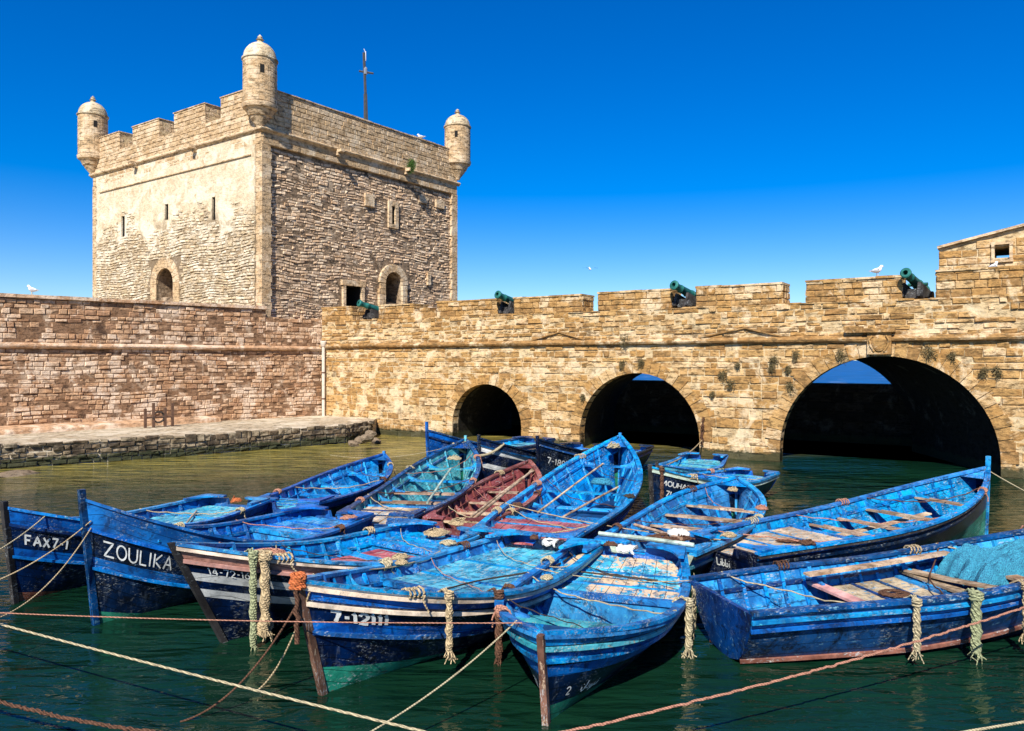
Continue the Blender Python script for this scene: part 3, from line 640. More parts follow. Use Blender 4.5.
# turrets
def turret(x, y, r, zr, zd, zf, ang):
    mb = MB()
    mb.lathe([(.02, zr-1.25), (.16, zr-1.22), (.2, zr-1.1), (r*.55, zr-.75), (r*.62, zr-.62), (r*.68, zr-.6), (r*.85, zr-.3), (r*.9, zr-.26), (r*1.0, zr-.22), (r*1.05, zr-.1), (r*1.05, zr), (r*.98, zr+.03), (r*.97, zr+.3)], 28, (x, y, 0))
    t = mb.build('turret', M['quoin'], tw, True)
    mb = MB(); z = zr+.05                      # drum built of coursed blocks
    nb = 9; row = 0
    while z < zd-.05:
        h = min(.26, zd-z)
        for k in range(nb):
            a0 = 2*math.pi*(k+.5*(row % 2))/nb+.006; a1 = 2*math.pi*(k+1+.5*(row % 2))/nb-.006; o = r+random.uniform(-.006, .006)
            rows = [[Vector((x+rr*math.cos(a0+(a1-a0)*j/4), y+rr*math.sin(a0+(a1-a0)*j/4), zz)) for j in range(5)] for rr, zz in ((r-.08, z+.006), (o, z+.006), (o, z+h-.006), (r-.08, z+h-.006))]
            mb.grid(rows)
        z += h; row += 1
    mb.lathe([(r-.02, zr), (r-.02, zd)], 28, (x, y, 0)); mb.build('drum', M['quoin'], t)
    mb = MB(); pr = [(r*1.0, zd-.04), (r*1.07, zd), (r*1.07, zd+.07), (r*.98, zd+.09)]
    hd = (zf-zd)*.62
    pr += [(r*.98*math.cos(a), zd+.09+hd*math.sin(a)) for a in (.2, .4, .6, .8, 1.0, 1.2, 1.38)]
    mb.lathe(pr, 28, (x, y, 0)); mb.build('dome', M['dome'], t, True)
    zz = pr[-1][1]
    mb = MB(); mb.lathe([(r*.2, zz-.03), (r*.15, zz+.12), (r*.24, zz+.17), (r*.13, zz+.22), (r*.16, zz+.3), (r*.05, zz+.4), (.0, zf)], 14, (x, y, 0)); mb.build('finial', M['dome'], t, True)
    mb = MB(); zc_ = zd-.65
    c_, s_ = math.cos(ang), math.sin(ang); M4 = Matrix.Translation((x+c_*(r-.1), y+s_*(r-.1), zc_)) @ Matrix.Rotation(ang, 4, 'Z')
    mb.box(0, .125, -.1, .1, -.2, .2, M4=M4); mb.build('window_slit', M['black'], t)  # solid black block standing in for the shade inside a slit
camang = lambda x, y: math.atan2(-(CY+x*TT.y+y*TN.y), -(CX+x*TT.x+y*TN.x)) - TA
turret(-.17, .0, .86, 17.05, 19.35, 20.75, camang(0, 0)+.12)
Yl = CY - W1*TT.y; kl = Yl/F
turret(-W1+.05, .0, .88, H+(360-157)*kl, H+(360-117)*kl, H+(360-96)*kl, camang(-W1, 0)+.15)
Yr = CY + W2*TN.y; kr = Yr/F
turret(.0, W2, .88, H+(360-162)*kr, H+(360-128)*kr, H+(360-109)*kr, camang(0, W2)-.1)
# spouts
for side, px, py in (('L', 137, 164), ('L', 196, 151), ('R', 337, 153), ('R', 405, 169)):
    mb = MB()
    if side == 'L': x = tl_px(px); mb.box(x-.13, x+.13, -.5, .0, ZC-.18, ZC+.02); mb.box(x-.11, x+.11, -.2, .0, ZC-.34, ZC-.18)
    else: y = tr_px(px); mb.box(0, .5, y-.13, y+.13, ZC-.2, ZC+.0); mb.box(0, .2, y-.11, y+.11, ZC-.36, ZC-.2)
    mb.build('water_spout', M['quoin'], tw)
# arched surround, right face
def ring_x(name, y, zb, zt, hw, wd, x0, x1, mat):
    mb = MB(); zs = zt-hw; n = 11
    for k in range(n):
        a0 = math.pi*k/n+.02; a1 = math.pi*(k+1)/n-.02
        q = lambda rr, a, x: Vector((x, y+rr*math.cos(a), zs+rr*math.sin(a)))
        mb.hexa([q(hw, a0, x0), q(hw+wd, a0, x0), q(hw+wd, a0, x1), q(hw, a0, x1), q(hw, a1, x0), q(hw+wd, a1, x0), q(hw+wd, a1, x1), q(hw, a1, x1)])
    for s in (-1, 1):
        z = zb-.2
        while z < zs-.03:
            h = min(.34, zs-z); e = wd*random.choice((.85, 1.1)); mb.box(x0, x1, min(y+s*hw, y+s*(hw+e)), max(y+s*hw, y+s*(hw+e)), z+.01, z+h-.01); z += h
    return mb.build(name, mat, tw)
y, zb, zt, hw = aR; ring_x('window_surround', y, zb, zt, hw, .48, -.22, -.0, M['quoin'])
mb = MB(); mb.box(-.9, -.86, y-hw*.9, y-hw*.2, zb, zt-.1); mb.build('door_leaf', M['iron'], tw)
y, zb, zt, hw = sR; mb = MB(); mb.box(-.2, -.02, y-hw-.2, y-hw, zb-.2, zt); mb.box(-.2, -.02, y+hw, y+hw+.2, zb-.2, zt); mb.box(-.2, .0, y-hw-.28, y+hw+.28, zt, zt+.32); mb.build('window_surround', M['quoin'], tw)
y, zb, zt, hw = slR[0]; mb = MB(); mb.box(-.2, -.05, y-hw-.27, y-hw, zb-.25, zt+.3); mb.box(-.2, -.05, y+hw, y+hw+.27, zb-.25, zt+.3); mb.box(-.2, -.05, y-hw, y+hw, zt, zt+.3); mb.box(-.2, -.05, y-hw, y+hw, zb-.25, zb); mb.build('slit_surround', M['quoin'], tw)
for px, y0, y1, wp in ((370.5, 194, 206, 9), (424, 196, 203, 8), (441, 200, 208, 8), (430, 272, 285, 3)):
    y, zb, zt, hw = openR(px, y0, y1, wp); mb = MB(); mb.box(-.2, -.035, y-hw, y+hw, zb, zt); mb.build('stone_panel', M['quoin'], tw)
x, zb, zt, hw = dL; mb = MB(); zs = zt-hw; n = 10
for k in range(n):
    a0 = math.pi*k/n+.01; a1 = math.pi*(k+1)/n-.01; q = lambda rr, a, y: Vector((x+rr*math.cos(a), y, zs+rr*math.sin(a)))
    mb.hexa([q(hw, a0, -.05), q(hw+.62, a0, -.05), q(hw+.62, a0, .1), q(hw, a0, .1), q(hw, a1, -.05), q(hw+.62, a1, -.05), q(hw+.62, a1, .1), q(hw, a1, .1)])
for s in (-1, 1): mb.box(min(x+s*hw, x+s*(hw+.62)), max(x+s*hw, x+s*(hw+.62)), -.05, .1, zb-.5, zs-.01)
mb.build('doorway_surround', M['quoin'], tw)
mb = MB(); mb.box(x-hw, x-hw*.1, 1.0, 1.05, zb, zt-.4); mb.build('door_leaf', M['wood'], tw)

# mast on the roof
mp = Vector(((365.5-512)/F*49, 49)); ms = empty('roof_mast', (mp.x, mp.y, 16.2), 0, 'thin metal mast with a short cross arm rising from the tower roof', 'mast')
mb = MB(); mb.tube([(0, 0, 0), (-.02, 0, 4.3)], .10, 8); mb.tube([(.20, 0, 0), (.05, 0, 4.3)], .06, 6)
for k in range(14): mb.tube([(0, 0, 1+k*.24), (.1, 0, 1.12+k*.24)], .02, 4)
mb.build('pole', M['mast'], ms)
mb = MB(); mb.tube([(-.4, 0, 5.75), (.5, 0, 5.6)], .06, 6); mb.tube([(0, 0, 4.3), (-.1, 0, 6.9)], .09, 6); mb.build('cross_arm', M['mast'], ms)
mb = MB(); mb.lathe([(0, 5.5), (.12, 5.55), (.12, 5.9), (.05, 6.0), (0, 6.0)], 8); mb.box(-.03, .03, -.01, .01, 6.4, 7.0); mb.tube([(0, 0, 6.9), (-.1, 0, 7.15)], .02, 5); mb.build('lamp_head', M['metal'], ms)

# ------------------------------------------------------------ cannons
def cannon(px, zc, label, L=1.9, r=.15, yaw=0, pitch=0, back=.5):
    t = bl_t(px); p = BO + BT*t + BN*back
    c = empty('cannon', (p.x, p.y, 5.9), BA + yaw, label, 'cannon', 'bronze cannons in the embrasures')
    Mx = Matrix.Translation((0, 0, zc-5.9)) @ Matrix.Rotation(R(76)+pitch, 4, 'X')     # +z -> -y (outwards)
    mb = MB(); prof = [(0, -1.25), (.04, -1.25), (.07, -1.18), (.04, -1.1), (.1, -1.08), (r*1.5, -1.02), (r*1.5, -.95), (r*1.35, -.93), (r*1.3, -.4), (r*1.38, -.38), (r*1.38, -.32), (r*1.2, -.3), (r*1.05, .4), (r*1.12, .42), (r*1.12, .47), (r*1.0, .49), (r*.95, .75), (r*1.1, .8), (r*1.35, .9), (r*1.35, .95), (r*1.1, .98), (r*.62, .98), (r*.58, .6), (0, .6)]
    mb.lathe(prof, 20, M4=Mx); b = mb.build('barrel', M['bronze'], c, True)
    mb = MB(); mb.tube([Mx @ Vector((-.32, 0, -.35)), Mx @ Vector((.32, 0, -.35))], .06, 8); mb.build('trunnion', M['bronze'], b, True)
    mb = MB(); mb.box(-.2, .2, -.35, .85, .02, .34); mb.build('carriage_bed', M['dark'], c)
    for s in (-1, 1):
        mb = MB(); mb.hexa([(s*.26-.05, -.5, .08), (s*.26+.05, -.5, .08), (s*.26+.05, .9, .08), (s*.26-.05, .9, .08), (s*.26-.05, -.35, zc-5.9-.05), (s*.26+.05, -.35, zc-5.9-.05), (s*.26+.05, .8, .3), (s*.26-.05, .8, .3)]); mb.build('carriage_cheek', M['dark'], c)
        for yy in (-.35, .65):
            mb = MB(); mb.lathe([(0, -.04), (.15, -.04), (.15, .04), (0, .04)], 14, M4=Matrix.Translation((s*.36, yy, .15)) @ Matrix.Rotation(R(90), 4, 'Y')); mb.build('wheel', M['dark'], c)
cannon(368, 6.5, 'small bronze cannon in front of the tower at the far left of the wall', r=.14, yaw=-.3)
cannon(505, 6.55, 'green bronze cannon above the smallest arch', r=.14, yaw=-.15)
cannon(682, 6.54, 'green bronze cannon above the middle arch', r=.145, yaw=-.2)
cannon(913, 6.52, 'green bronze cannon with open muzzle above the carved shield', r=.135, yaw=-.2)

# ------------------------------------------------------------ gulls
def gull(loc, rz, s, label, fly=False):
    g = empty('gull', loc, rz, label, 'gull'); g.scale = (s, s, s)
    mb = MB(); pts = [(-.30, 0, .17), (-.22, 0, .18), (-.1, 0, .2), (.02, 0, .22), (.10, 0, .26), (.14, 0, .32), (.17, 0, .36), (.21, 0, .365), (.235, 0, .36)]
    rr = [.012, .035, .072, .085, .07, .045, .048, .042, .015]; mb.tube(pts, lambda i: rr[i], 10); mb.build('body', M['gull_w'], g, True)
    mb = MB(); mb.tube([(.23, 0, .36), (.29, 0, .35)], lambda i: .014 - .01*i, 6); mb.build('beak', M['beak'], g)
    for sd_ in (-1, 1):
        mb = MB()
        if fly: mb.grid([[(.06, sd_*.05, .25), (.1, sd_*.3, .35), (.0, sd_*.62, .3)], [(-.08, sd_*.05, .25), (-.04, sd_*.3, .34), (-.1, sd_*.6, .3)]])
        else: mb.grid([[(.08, sd_*.06, .27), (-.05, sd_*.09, .26), (-.2, sd_*.07, .22), (-.36, sd_*.02, .19)], [(.07, sd_*.085, .2), (-.05, sd_*.1, .17), (-.2, sd_*.07, .17), (-.36, sd_*.02, .18)]])
        mb.build('wing', M['gull_g'], g)
        if not fly: mb = MB(); mb.tube([(0, sd_*.03, .15), (0, sd_*.03, 0)], .008, 5); mb.build('leg', M['beak'], g)
def on_bridge(px, z, back=.3): p = BO + BT*bl_t(px) + BN*back; return (p.x, p.y, z)
gull(on_bridge(876, 6.73), R(20), 1.05, 'gull standing on the merlon left of the open-muzzled cannon')
ul = -LLEN; p = LE + (LC-LE).normalized()*1.15 + Vector((-.2, .3)); gull((p.x, p.y, 6.55), R(160), 1.1, 'white gull standing on the rampart coping at the far left')
p = Vector((CX, CY)) + TN*tr_px(424) - TT*.3; gull((p.x, p.y, 18.1), R(150), 1.1, 'gull resting on the tower parapet near the right turret')
gull(((590-512)/F*60, 60, H+88*60/F), R(100), 1.0, 'tiny gull flying in the sky above the middle arch', fly=True)
p = BO + BT*(g0+2.0) + BN*2.2; gull((p.x-.35, p.y-.2, 6.83), R(30), .95, 'gull standing below the small window of the building at right')

# ------------------------------------------------------------ wall weeds
def weed(loc, r, label, mat, n=240, group='dry weeds on the arched wall', nrm=None, drop=.3):
    lob = [(jit(.4), jit(.6)-.2, random.uniform(.45, .8)) for _ in range(5)]; nrm = nrm or Vector((-BN.x, -BN.y, 0)); mb = MB(); tg = Vector((BT.x, BT.y, 0))
    for i in range(n):
        ci = random.randrange(5); cc = lob[ci]; a = random.uniform(0, 2*math.pi); q = random.random()**.6*cc[2]
        d0 = tg*(cc[0]+math.cos(a)*q*.8)*r + Vector((0, 0, 1))*(cc[1]+math.sin(a)*q - drop*q)*r + nrm*(random.random()*(1-q*q)*r*.5)
        l = random.uniform(.05, .13)*(.6+r*.6); dr = (nrm*.5 + Vector((jit(1), jit(1), jit(1)-.3))).normalized(); sd2 = dr.cross(Vector((jit(1), jit(1), jit(1)))).normalized()*random.uniform(.008, .02)
        mb.poly([d0 - sd2, d0 + dr*l, d0 + sd2])
    for i in range(14):
        a = random.uniform(0, 2*math.pi); e = tg*math.cos(a)*r*.8 + Vector((0, 0, math.sin(a)*r*.8-drop*r*.5)) + nrm*r*.3; mb.tube([(0, 0, 0), e*.5 + nrm*r*.15, e], .006, 4)
    o = mb.build('wall_weed', mat); o.location = loc; return tag(o, label, 'plant', group)
def wp(px, py, off=.08):
    p = BO + BT*bl_t(px) - BN*off; return (p.x, p.y, H + (HOR-py)/F*p.y)
for px, py, r in ((626, 340, .34), (642, 360, .24), (624, 363, .2), (724, 372, .26), (731, 381, .24), (713, 393, .16), (775, 357, .24), (773, 366, .2), (797, 353, .22), (789, 369, .18), (791, 383, .26), (842, 352, .26), (931, 349, .33), (952, 355, .18), (985, 372, .22), (998, 369, .2), (584, 397, .2), (738, 364, .15)):
    weed(wp(px, py), r, 'dry brown weed tuft rooted in the masonry joints around the arches', M['dry'], n=int(650*r+60))
p = Vector((CX, CY, 0)) + Vector((TN.x, TN.y, 0))*tr_px(405) + Vector((TT.x, TT.y, 0))*.3
weed((p.x, p.y, 16.05), .6, 'green bush growing from the tower spout', M['leaf'], 1500, None, Vector((TT.x, TT.y, 0)), .1)

# ------------------------------------------------------------ lettering strokes
def arc(cx, cy, rx, ry, a0, a1, n=9): return [(cx+rx*math.cos(R(a0+(a1-a0)*i/n)), cy+ry*math.sin(R(a0+(a1-a0)*i/n))) for i in range(n+1)]
G = {
 'Z': (.8, [[(0, 1), (.75, 1), (0, 0), (.78, 0)]]), 'O': (.8, [arc(.4, .5, .38, .5, 90, 452, 16)]),
 'U': (.75, [[(0, 1), (0, .35)] + arc(.34, .35, .34, .35, 180, 360, 8) + [(.68, 1)]]), 'L': (.6, [[(0, 1), (0, 0), (.55, 0)]]),
 'I': (.22, [[(.05, 1), (.05, 0)]]), 'K': (.7, [[(0, 1), (0, 0)], [(.62, 1), (.05, .45), (.65, 0)]]),
 'A': (.8, [[(0, 0), (.36, 1), (.74, 0)], [(.14, .36), (.6, .36)]]), 'F': (.62, [[(.55, 1), (0, 1), (0, 0)], [(0, .52), (.45, .52)]]),
 'X': (.72, [[(0, 1), (.65, 0)], [(.65, 1), (0, 0)]]), '7': (.65, [[(0, 1), (.58, 1), (.2, 0)]]), '-': (.45, [[(.05, .5), (.36, .5)]]),
 '1': (.34, [[(.0, .78), (.16, 1), (.16, 0)]]), '4': (.7, [[(.45, 0), (.45, 1), (0, .3), (.62, .3)]]),
 '2': (.66, [arc(.28, .7, .28, .3, 170, -30, 8) + [(0, 0), (.58, 0)]]), '6': (.66, [[(.5, 1), (.1, .55)] + arc(.29, .3, .29, .3, 160, 520, 12)]),
 '8': (.62, [arc(.28, .75, .22, .25, 90, 450, 12), arc(.28, .26, .28, .26, 90, 450, 12)]), '9': (.62, [arc(.28, .7, .26, .3, 0, 360, 12), [(.55, .7), (.4, 0)]]),
 'M': (.85, [[(0, 0), (.05, 1), (.38, .35), (.7, 1), (.75, 0)]]), 'H': (.72, [[(0, 1), (0, 0)], [(.6, 1), (.6, 0)], [(0, .5), (.6, .5)]]),
 'N': (.75, [[(0, 0), (0, 1), (.62, 0), (.62, 1)]]), 'i': (.22, [[(.05, .6), (.05, 0)], [(.05, .82), (.06, .9)]]), 'b': (.5, [[(0, 1), (0, 0)], arc(.18, .28, .2, .26, 90, -220, 8)]), ' ': (.45, []),
 # hand-drawn Arabic word as it looks on the hull
 '@': (2.6, [[(2.5, .55), (2.42, .2), (2.2, .12), (2.05, .3), (2.12, .5), (1.95, .18), (1.7, .1)], arc(1.62, .2, .16, .16, 60, 330, 8) + [(1.35, -.2)], [(1.2, .5), (1.15, .12), (.92, .12)], [(.78, .95), (.72, .12)], [(.62, .45), (.55, .05), (.3, -.05), (.12, .15), (.12, .4)], [(2.3, .8), (2.36, .86)], [(.36, .55), (.42, .61)]]),
}
def strokes_mesh(mb, text, h, th, mapfn, slant=0, gap=.18, squeeze=1.0):
    x = 0; lay = 0
    for ch in text:
        wd, ss = G[ch]
        for pl in ss:
            pts = []
            for (a, b) in zip(pl, pl[1:]):
                n = max(1, int(math.hypot(b[0]-a[0], b[1]-a[1])/.18))
                for i in range(n): pts.append((a[0]+(b[0]-a[0])*i/n, a[1]+(b[1]-a[1])*i/n))
            pts.append(pl[-1]); lay += 1
            rows = []
            for i, p in enumerate(pts):
                q0 = pts[max(0, i-1)]; q1 = pts[min(len(pts)-1, i+1)]; dx, dy = q1[0]-q0[0], q1[1]-q0[1]; l = math.hypot(dx, dy) or 1
                nx, ny = -dy/l, dx/l; t2 = th*.5*(1+jit(.15))/h
                row = []
                for s in (-1, 1):
                    gx = (x + p[0] + slant*p[1] + s*nx*t2)*h*squeeze; gy = (p[1] + s*ny*t2)*h
                    row.append(mapfn(gx, gy, .006 + .0012*(lay % 7)))
                rows.append(row)
            mb.grid(rows)
        x += wd + gap
    return x*h*squeeze

# ------------------------------------------------------------ boats
class Boat: pass
def make_boat(label, stern, bow, beam, zm=.68, zb=1.3, zt=.75, rake=.35, ft=.72, bands=None, bottom='green', inner='azure', cap='azure', strakes=((.17, 'navy'),), thwarts=(.5, .68), tmat='wood', deck=(.02, .3), dmat='sky', fore=None, post=.12, nribs=12, pw=2.5, sideboard='royal', transom='royal', group='blue wooden fishing boats moored in the harbour', roll=0, stem='dark', notch=True, panels=None, textlist=(), bulk='azure', knee='azure', hullrows=None, cat='fishing boat', trim=None, qk=True):
    stern = Vector(stern).to_2d() if len(stern) > 2 else Vector(stern); bow = Vector(bow).to_2d() if len(bow) > 2 else Vector(bow)
    d = bow - stern; L = d.length; ang = math.atan2(d.y, d.x)
    root = empty('fishing_boat', (stern.x, stern.y, 0), ang, label, cat, group); root.rotation_euler = (R(roll), 0, ang)
    B = beam/2
    def hb(s):
        if s < .45: return B*(ft + (1-ft)*math.sin(math.pi/2*s/.45))
        return B*max(.0, 1-((s-.45)/.55)**pw)*.97 + B*.03*(1-s) + .025
    def zs(s): 
        a = zm + (zt-zm)*max(0, 1-s/.35)**2
        return a + (zb-zm)*max(0, (s-.3)/.7)**2.1
    def zk(s): return -.2 + .16*max(0, 1-s/.3)**1.5
    def ex(s): return .34 + .55*max(0, (s-.35)/.65)**1.3 + .05*max(0, 1-s/.3)
    def PT(s, z, side=1, off=0):
        v = max(0, min(1, (z-zk(s))/(zs(s)-zk(s)))); y = hb(s)*(v**ex(s))
        x = s*L + rake*(max(0, s-.55)/.45)**2*(v-.25) + (-.10*v*max(0, 1-s/.1))
        return Vector((x, side*(y+off), z))
    def nrm(s, z, side):
        e = .01; a = PT(min(1, s+e), z, side)-PT(max(0, s-e), z, side); b = PT(s, z+e, side)-PT(s, z-e, side); n = a.cross(b)
        if n.y*side < 0: n = -n
        return n.normalized()
    NS = 34; S = [i/NS for i in range(NS+1)]
    bands = bands or [(.20, 'royal'), (.24, 'azure'), (.42, 'navy')]
    mats = []; 
    def mi(k):
        if M[k] not in mats: mats.append(M[k])
        return mats.index(M[k])
    ds = [0] + [b[0] for b in bands]; bm_ = [mi(b[1]) for b in bands]
    last = bands[-1][1]
    bot_i = mi(bottom); last_i = mi(last)
    mb = MB()
    for side in (-1, 1):
        rows = []
        for s in S:
            row = []; Z = zs(s); K = zk(s)
            for dd in ds: row.append(PT(s, max(Z-dd*(.8+.2*(Z/zm)), K+.01), side))
            z0 = row[-1].z
            for f in (.25, .5, .7, .82, .91, .97, 1.0): row.append(PT(s, z0+(K-z0)*f, side))
            rows.append(row)
        nb = len(ds)-1
        mb.grid(rows, lambda i, j: bm_[j] if j < nb else (last_i if j < nb+1 else bot_i))
    def plank_uv(o, off=0):
        me = o.data; uv = me.uv_layers.new(name='plank')
        for lp in me.loops:
            c_ = me.vertices[lp.vertex_index].co; uv.data[lp.index].uv = (c_.x, zs(max(0, min(1, c_.x/L))) - c_.z + off)
    hull = mb.build('hull', mats, root, True, True); plank_uv(hull, .02)
    # inside planking
    zf = .14
    mb = MB()
    for side in (-1, 1):
        rows = []
        for s in S[:-1]:
            Z = zs(s); rows.append([PT(s, z_, side, -.035) if PT(s, z_, 1).y > .05 else Vector((PT(s, z_, 1).x, 0, z_)) for z_ in (Z-.005, Z-.15, Z-.32, zf+(Z-.32-zf)*.5, zf)])
        mb.grid(rows)
    plank_uv(mb.build('inner_planking', M[inner], root, True), .05)
    mb = MB(); rows = []
    for s in S[1:-2]:
        h_ = max(.01, PT(s, zf, 1).y-.02); rows.append([Vector((PT(s, zf).x, -h_, zf)), Vector((PT(s, zf).x, h_, zf))])
    mb.grid(rows)
    mb.build('floor_boards', M['floorwater'] if inner != 'brown' else M['dark'], root)
    cw = .12
    for side in (-1, 1):
        pts = []; ws = []
        for s in S:
            p = PT(s, zs(s), side); yy = abs(p.y); wi = min(cw, yy+.02); pts.append(Vector((p.x, side*(yy+.035-wi/2), p.z+.012))); ws.append(wi)
        mb = MB(); mb.sweep(pts, (0, 1, 0), (0, 0, 1), ws, .045); mb.build('gunwale', M[cap], root)
        mb = MB(); sp = S[1:-3]; mb.sweep([PT(s, zs(s)-.19, side, -.06) for s in sp], (0, 1, 0), (0, 0, 1), .04, .05); mb.build('stringer', M[cap], root)
        for dd, mt in strakes:
            mb = MB(); pts = []; ns_ = []; ups = []
            for s in S:
                z_ = zs(s)-dd*(.8+.2*(zs(s)/zm)); pts.append(PT(s, z_, side) + nrm(s, z_, side)*.008); ns_.append(nrm(s, z_, side))
            mb.sweep(pts, ns_, (0, 0, 1), .05, .042); mb.build('rubbing_strake', M[mt], root)
        for k in range(nribs):
            s = .06+(.84*k)/(nribs-1) + jit(.006); zz = [zs(s)-.03, zs(s)-.15, zs(s)-.3, zf+(zs(s)-.3-zf)*.5, zf]
            if PT(s, zf, 1).y < .1: zz = zz[:-1]
            mb = MB(); mb.sweep([PT(s, z_, side, -.06) for z_ in zz], (1, 0, 0), [(0, 1, 0)]*len(zz), .05, .05); mb.build('rib', M[inner], root)
    # transom with two quarter boards
    mb = MB(); zts = zs(0); n = 8; zz = [zk(0)+(zts-zk(0))*(i/n) for i in range(n+1)]
    prof = [PT(0, z_, 1, -.004) for z_ in zz]
    for xo in (-.012, .05):
        mb.poly([(p.x+xo, p.y, p.z) for p in prof] + ([(prof[-1].x+xo, B*ft*.35, zts), (prof[-1].x+xo, B*ft*.3, zts-.13), (prof[-1].x+xo, -B*ft*.3, zts-.13), (prof[-1].x+xo, -B*ft*.35, zts)] if notch else []) + [(p.x+xo, -p.y, p.z) for p in reversed(prof)])
    k = len(mb.v)//2
    for i in range(k): mb.f.append((i, (i+1) % k, (i+1) % k+k, i+k)); mb.m.append(0)
    mb.build('transom', M[transom], root)
    for side in ((-1, 1) if qk else ()):
        mb = MB(); y1 = B*ft; zq = zts+.04
        pr = [(-.06, y1+.03), (-.06, y1*.36), (.06, y1*.34), (.10, y1*.42), (.14, y1*.66), (.30, y1*.84), (.62, y1*.97+.02), (.62, y1*1.05+.03), (.2, y1*1.02+.03)]
        if side < 0: pr = [(a, -b) for a, b in reversed(pr)]
        n = len(pr); mb.v = [Vector((a, b, zq)) for a, b in pr] + [Vector((a, b, zq+.035)) for a, b in pr]; mb.f = [tuple(range(n-1, -1, -1)), tuple(range(n, 2*n))] + [(i, (i+1) % n, (i+1) % n+n, i+n) for i in range(n)]; mb.m = [0]*len(mb.f)
        mb.build('quarter_knee', M[cap], root)
    # stem and keel
    mb = MB(); pts = []; 
    top = zb + post
    for i in range(9):
        z_ = -.2+(top+.2)*i/8; zc = min(z_, zs(1)); p = PT(1, zc); pts.append(Vector((p.x+.03+rake*.25*max(0, z_-zc), 0, z_)))
    mb.sweep(pts, (0, 1, 0), (1, 0, 0), .07, .085); mb.build('stem_post', M[stem], root)
    mb = MB(); mb.sweep([Vector((s*L, 0, zk(s)-.03)) for s in S], (0, 1, 0), (0, 0, 1), .06, .1); mb.build('keel', M['dark'], root)
    # bow floor / breasthook
    mb = MB(); s0 = .93; pts = []
    ss = [s0, .95, .97, .99, 1.0]
    for sd_ in (1, -1):
        seq = ss if sd_ == 1 else list(reversed(ss))
        for s in seq: pts.append(Vector((PT(s, zs(s)).x, sd_*max(.01, PT(s, zs(s)).y-.04), zs(s)-.03)))
    mb.poly(pts); mb.build('breasthook', M[cap], root)
    def deckpart(s0, s1, dz, mt, name='deck', flatz=None, wid=1.0, th=True):
        n = 12; mb = MB(); L_ = []; R_ = []
        nb = 5
        sv = [s0+(s1-s0)*i/n for i in range(n+1)]
        for b in range(nb*2):         # planks run fore and aft with small gaps
            f0 = -1+b/nb; f1 = -1+(b+1)/nb; rows = []; dj = jit(.004)
            for s in sv:
                z_ = (flatz if flatz is not None else zs(s)-dz)+dj; y = max(.005, PT(s, z_).y-.045)*wid; g_ = .004
                rows.append([Vector((PT(s, z_).x, y*f0+g_, z_-.03)), Vector((PT(s, z_).x, y*f0+g_, z_)), Vector((PT(s, z_).x, y*f1-g_, z_)), Vector((PT(s, z_).x, y*f1-g_, z_-.03))])
            mb.grid(rows); mb.poly(rows[0]); mb.poly(rows[-1])
        return mb.build(name, M[mt], root)
    def bulkhead(s, dz):
        mb = MB(); z1 = zs(s)-dz-.035; pr = [PT(s, z_, 1, -.04) for z_ in (zf, zf+(z1-zf)*.33, zf+(z1-zf)*.66, z1)]; x = pr[0].x
        for xo in (-.02, .02): mb.poly([(x+xo, p.y, p.z) for p in pr] + [(x+xo, -p.y, p.z) for p in reversed(pr)])
        k = 8
        for i in range(k): mb.f.append((i, (i+1) % k, (i+1) % k+k, i+k)); mb.m.append(0)
        mb.build('bulkhead', M[bulk], root)
        mb = MB(); y = PT(s, zs(s)-dz).y-.05; mb.box(x-.05, x+.05, -y, y, zs(s)-dz-.05, zs(s)-dz+.03); mb.build('deck_beam', M[knee], root)
    if deck:
        deckpart(deck[0], deck[1], deck[2] if len(deck) > 2 else .16, dmat); bulkhead(deck[1], deck[2] if len(deck) > 2 else .16)
        for f in (.38, .7):
            s = deck[0]+(deck[1]-deck[0])*f; z_ = zs(s)-(deck[2] if len(deck) > 2 else .16); y = PT(s, z_).y-.07; x = PT(s, z_).x
            mb = MB(); mb.box(x-.02, x+.02, -y, y, z_+.002, z_+.022); mb.build('batten', M[cap], root)
    if fore: deckpart(fore[0], fore[1], .10, fore[2], 'foredeck'); bulkhead(fore[0], .10)
    for pn in panels or (): 
        o = deckpart(pn[0], pn[1], pn[2], pn[3], 'floor_panel', wid=pn[4] if len(pn) > 4 else .8)
    for j, s in enumerate(thwarts):
        z_ = zs(s)-.2-.02*(j % 2); y = PT(s, z_).y-.05; x = PT(s, z_).x; wd_ = random.uniform(.17, .23); tw_ = jit(.03)
        mb = MB(); mb.hexa([(x-wd_/2-tw_, -y, z_-.035), (x+wd_/2-tw_, -y, z_-.035), (x+wd_/2+tw_, y, z_-.035), (x-wd_/2+tw_, y, z_-.035), (x-wd_/2-tw_, -y, z_), (x+wd_/2-tw_, -y, z_), (x+wd_/2+tw_, y, z_), (x-wd_/2+tw_, y, z_)])
        mb.build('thwart', M[tmat[j % len(tmat)] if isinstance(tmat, list) else tmat], root)
        for side in (-1, 1):            # curved hanging knees
            mb = MB(); zt_ = zs(s)+.035; yy = PT(s, zs(s)).y+.01
            cur = [(yy-.07, zt_), (yy-.11, zt_-.10), (yy-.2, z_+.07), (yy-.42, z_+.012)]; yl = PT(s, z_-.03).y-.02; out = None
            pr = cur + [(yy-.42, z_-.03), (yl, z_-.03), (PT(s, zs(s)-.1).y-.02, zs(s)-.1), (yy, zt_)]
            n = len(pr); mb.v = [Vector((x-.03, side*a, b)) for a, b in pr] + [Vector((x+.03, side*a, b)) for a, b in pr]; mb.f = [tuple(range(n)), tuple(range(2*n-1, n-1, -1))] + [(i, (i+1) % n, (i+1) % n+n, i+n) for i in range(n)]; mb.m = [0]*len(mb.f)
            mb.build('knee', M[knee], root)
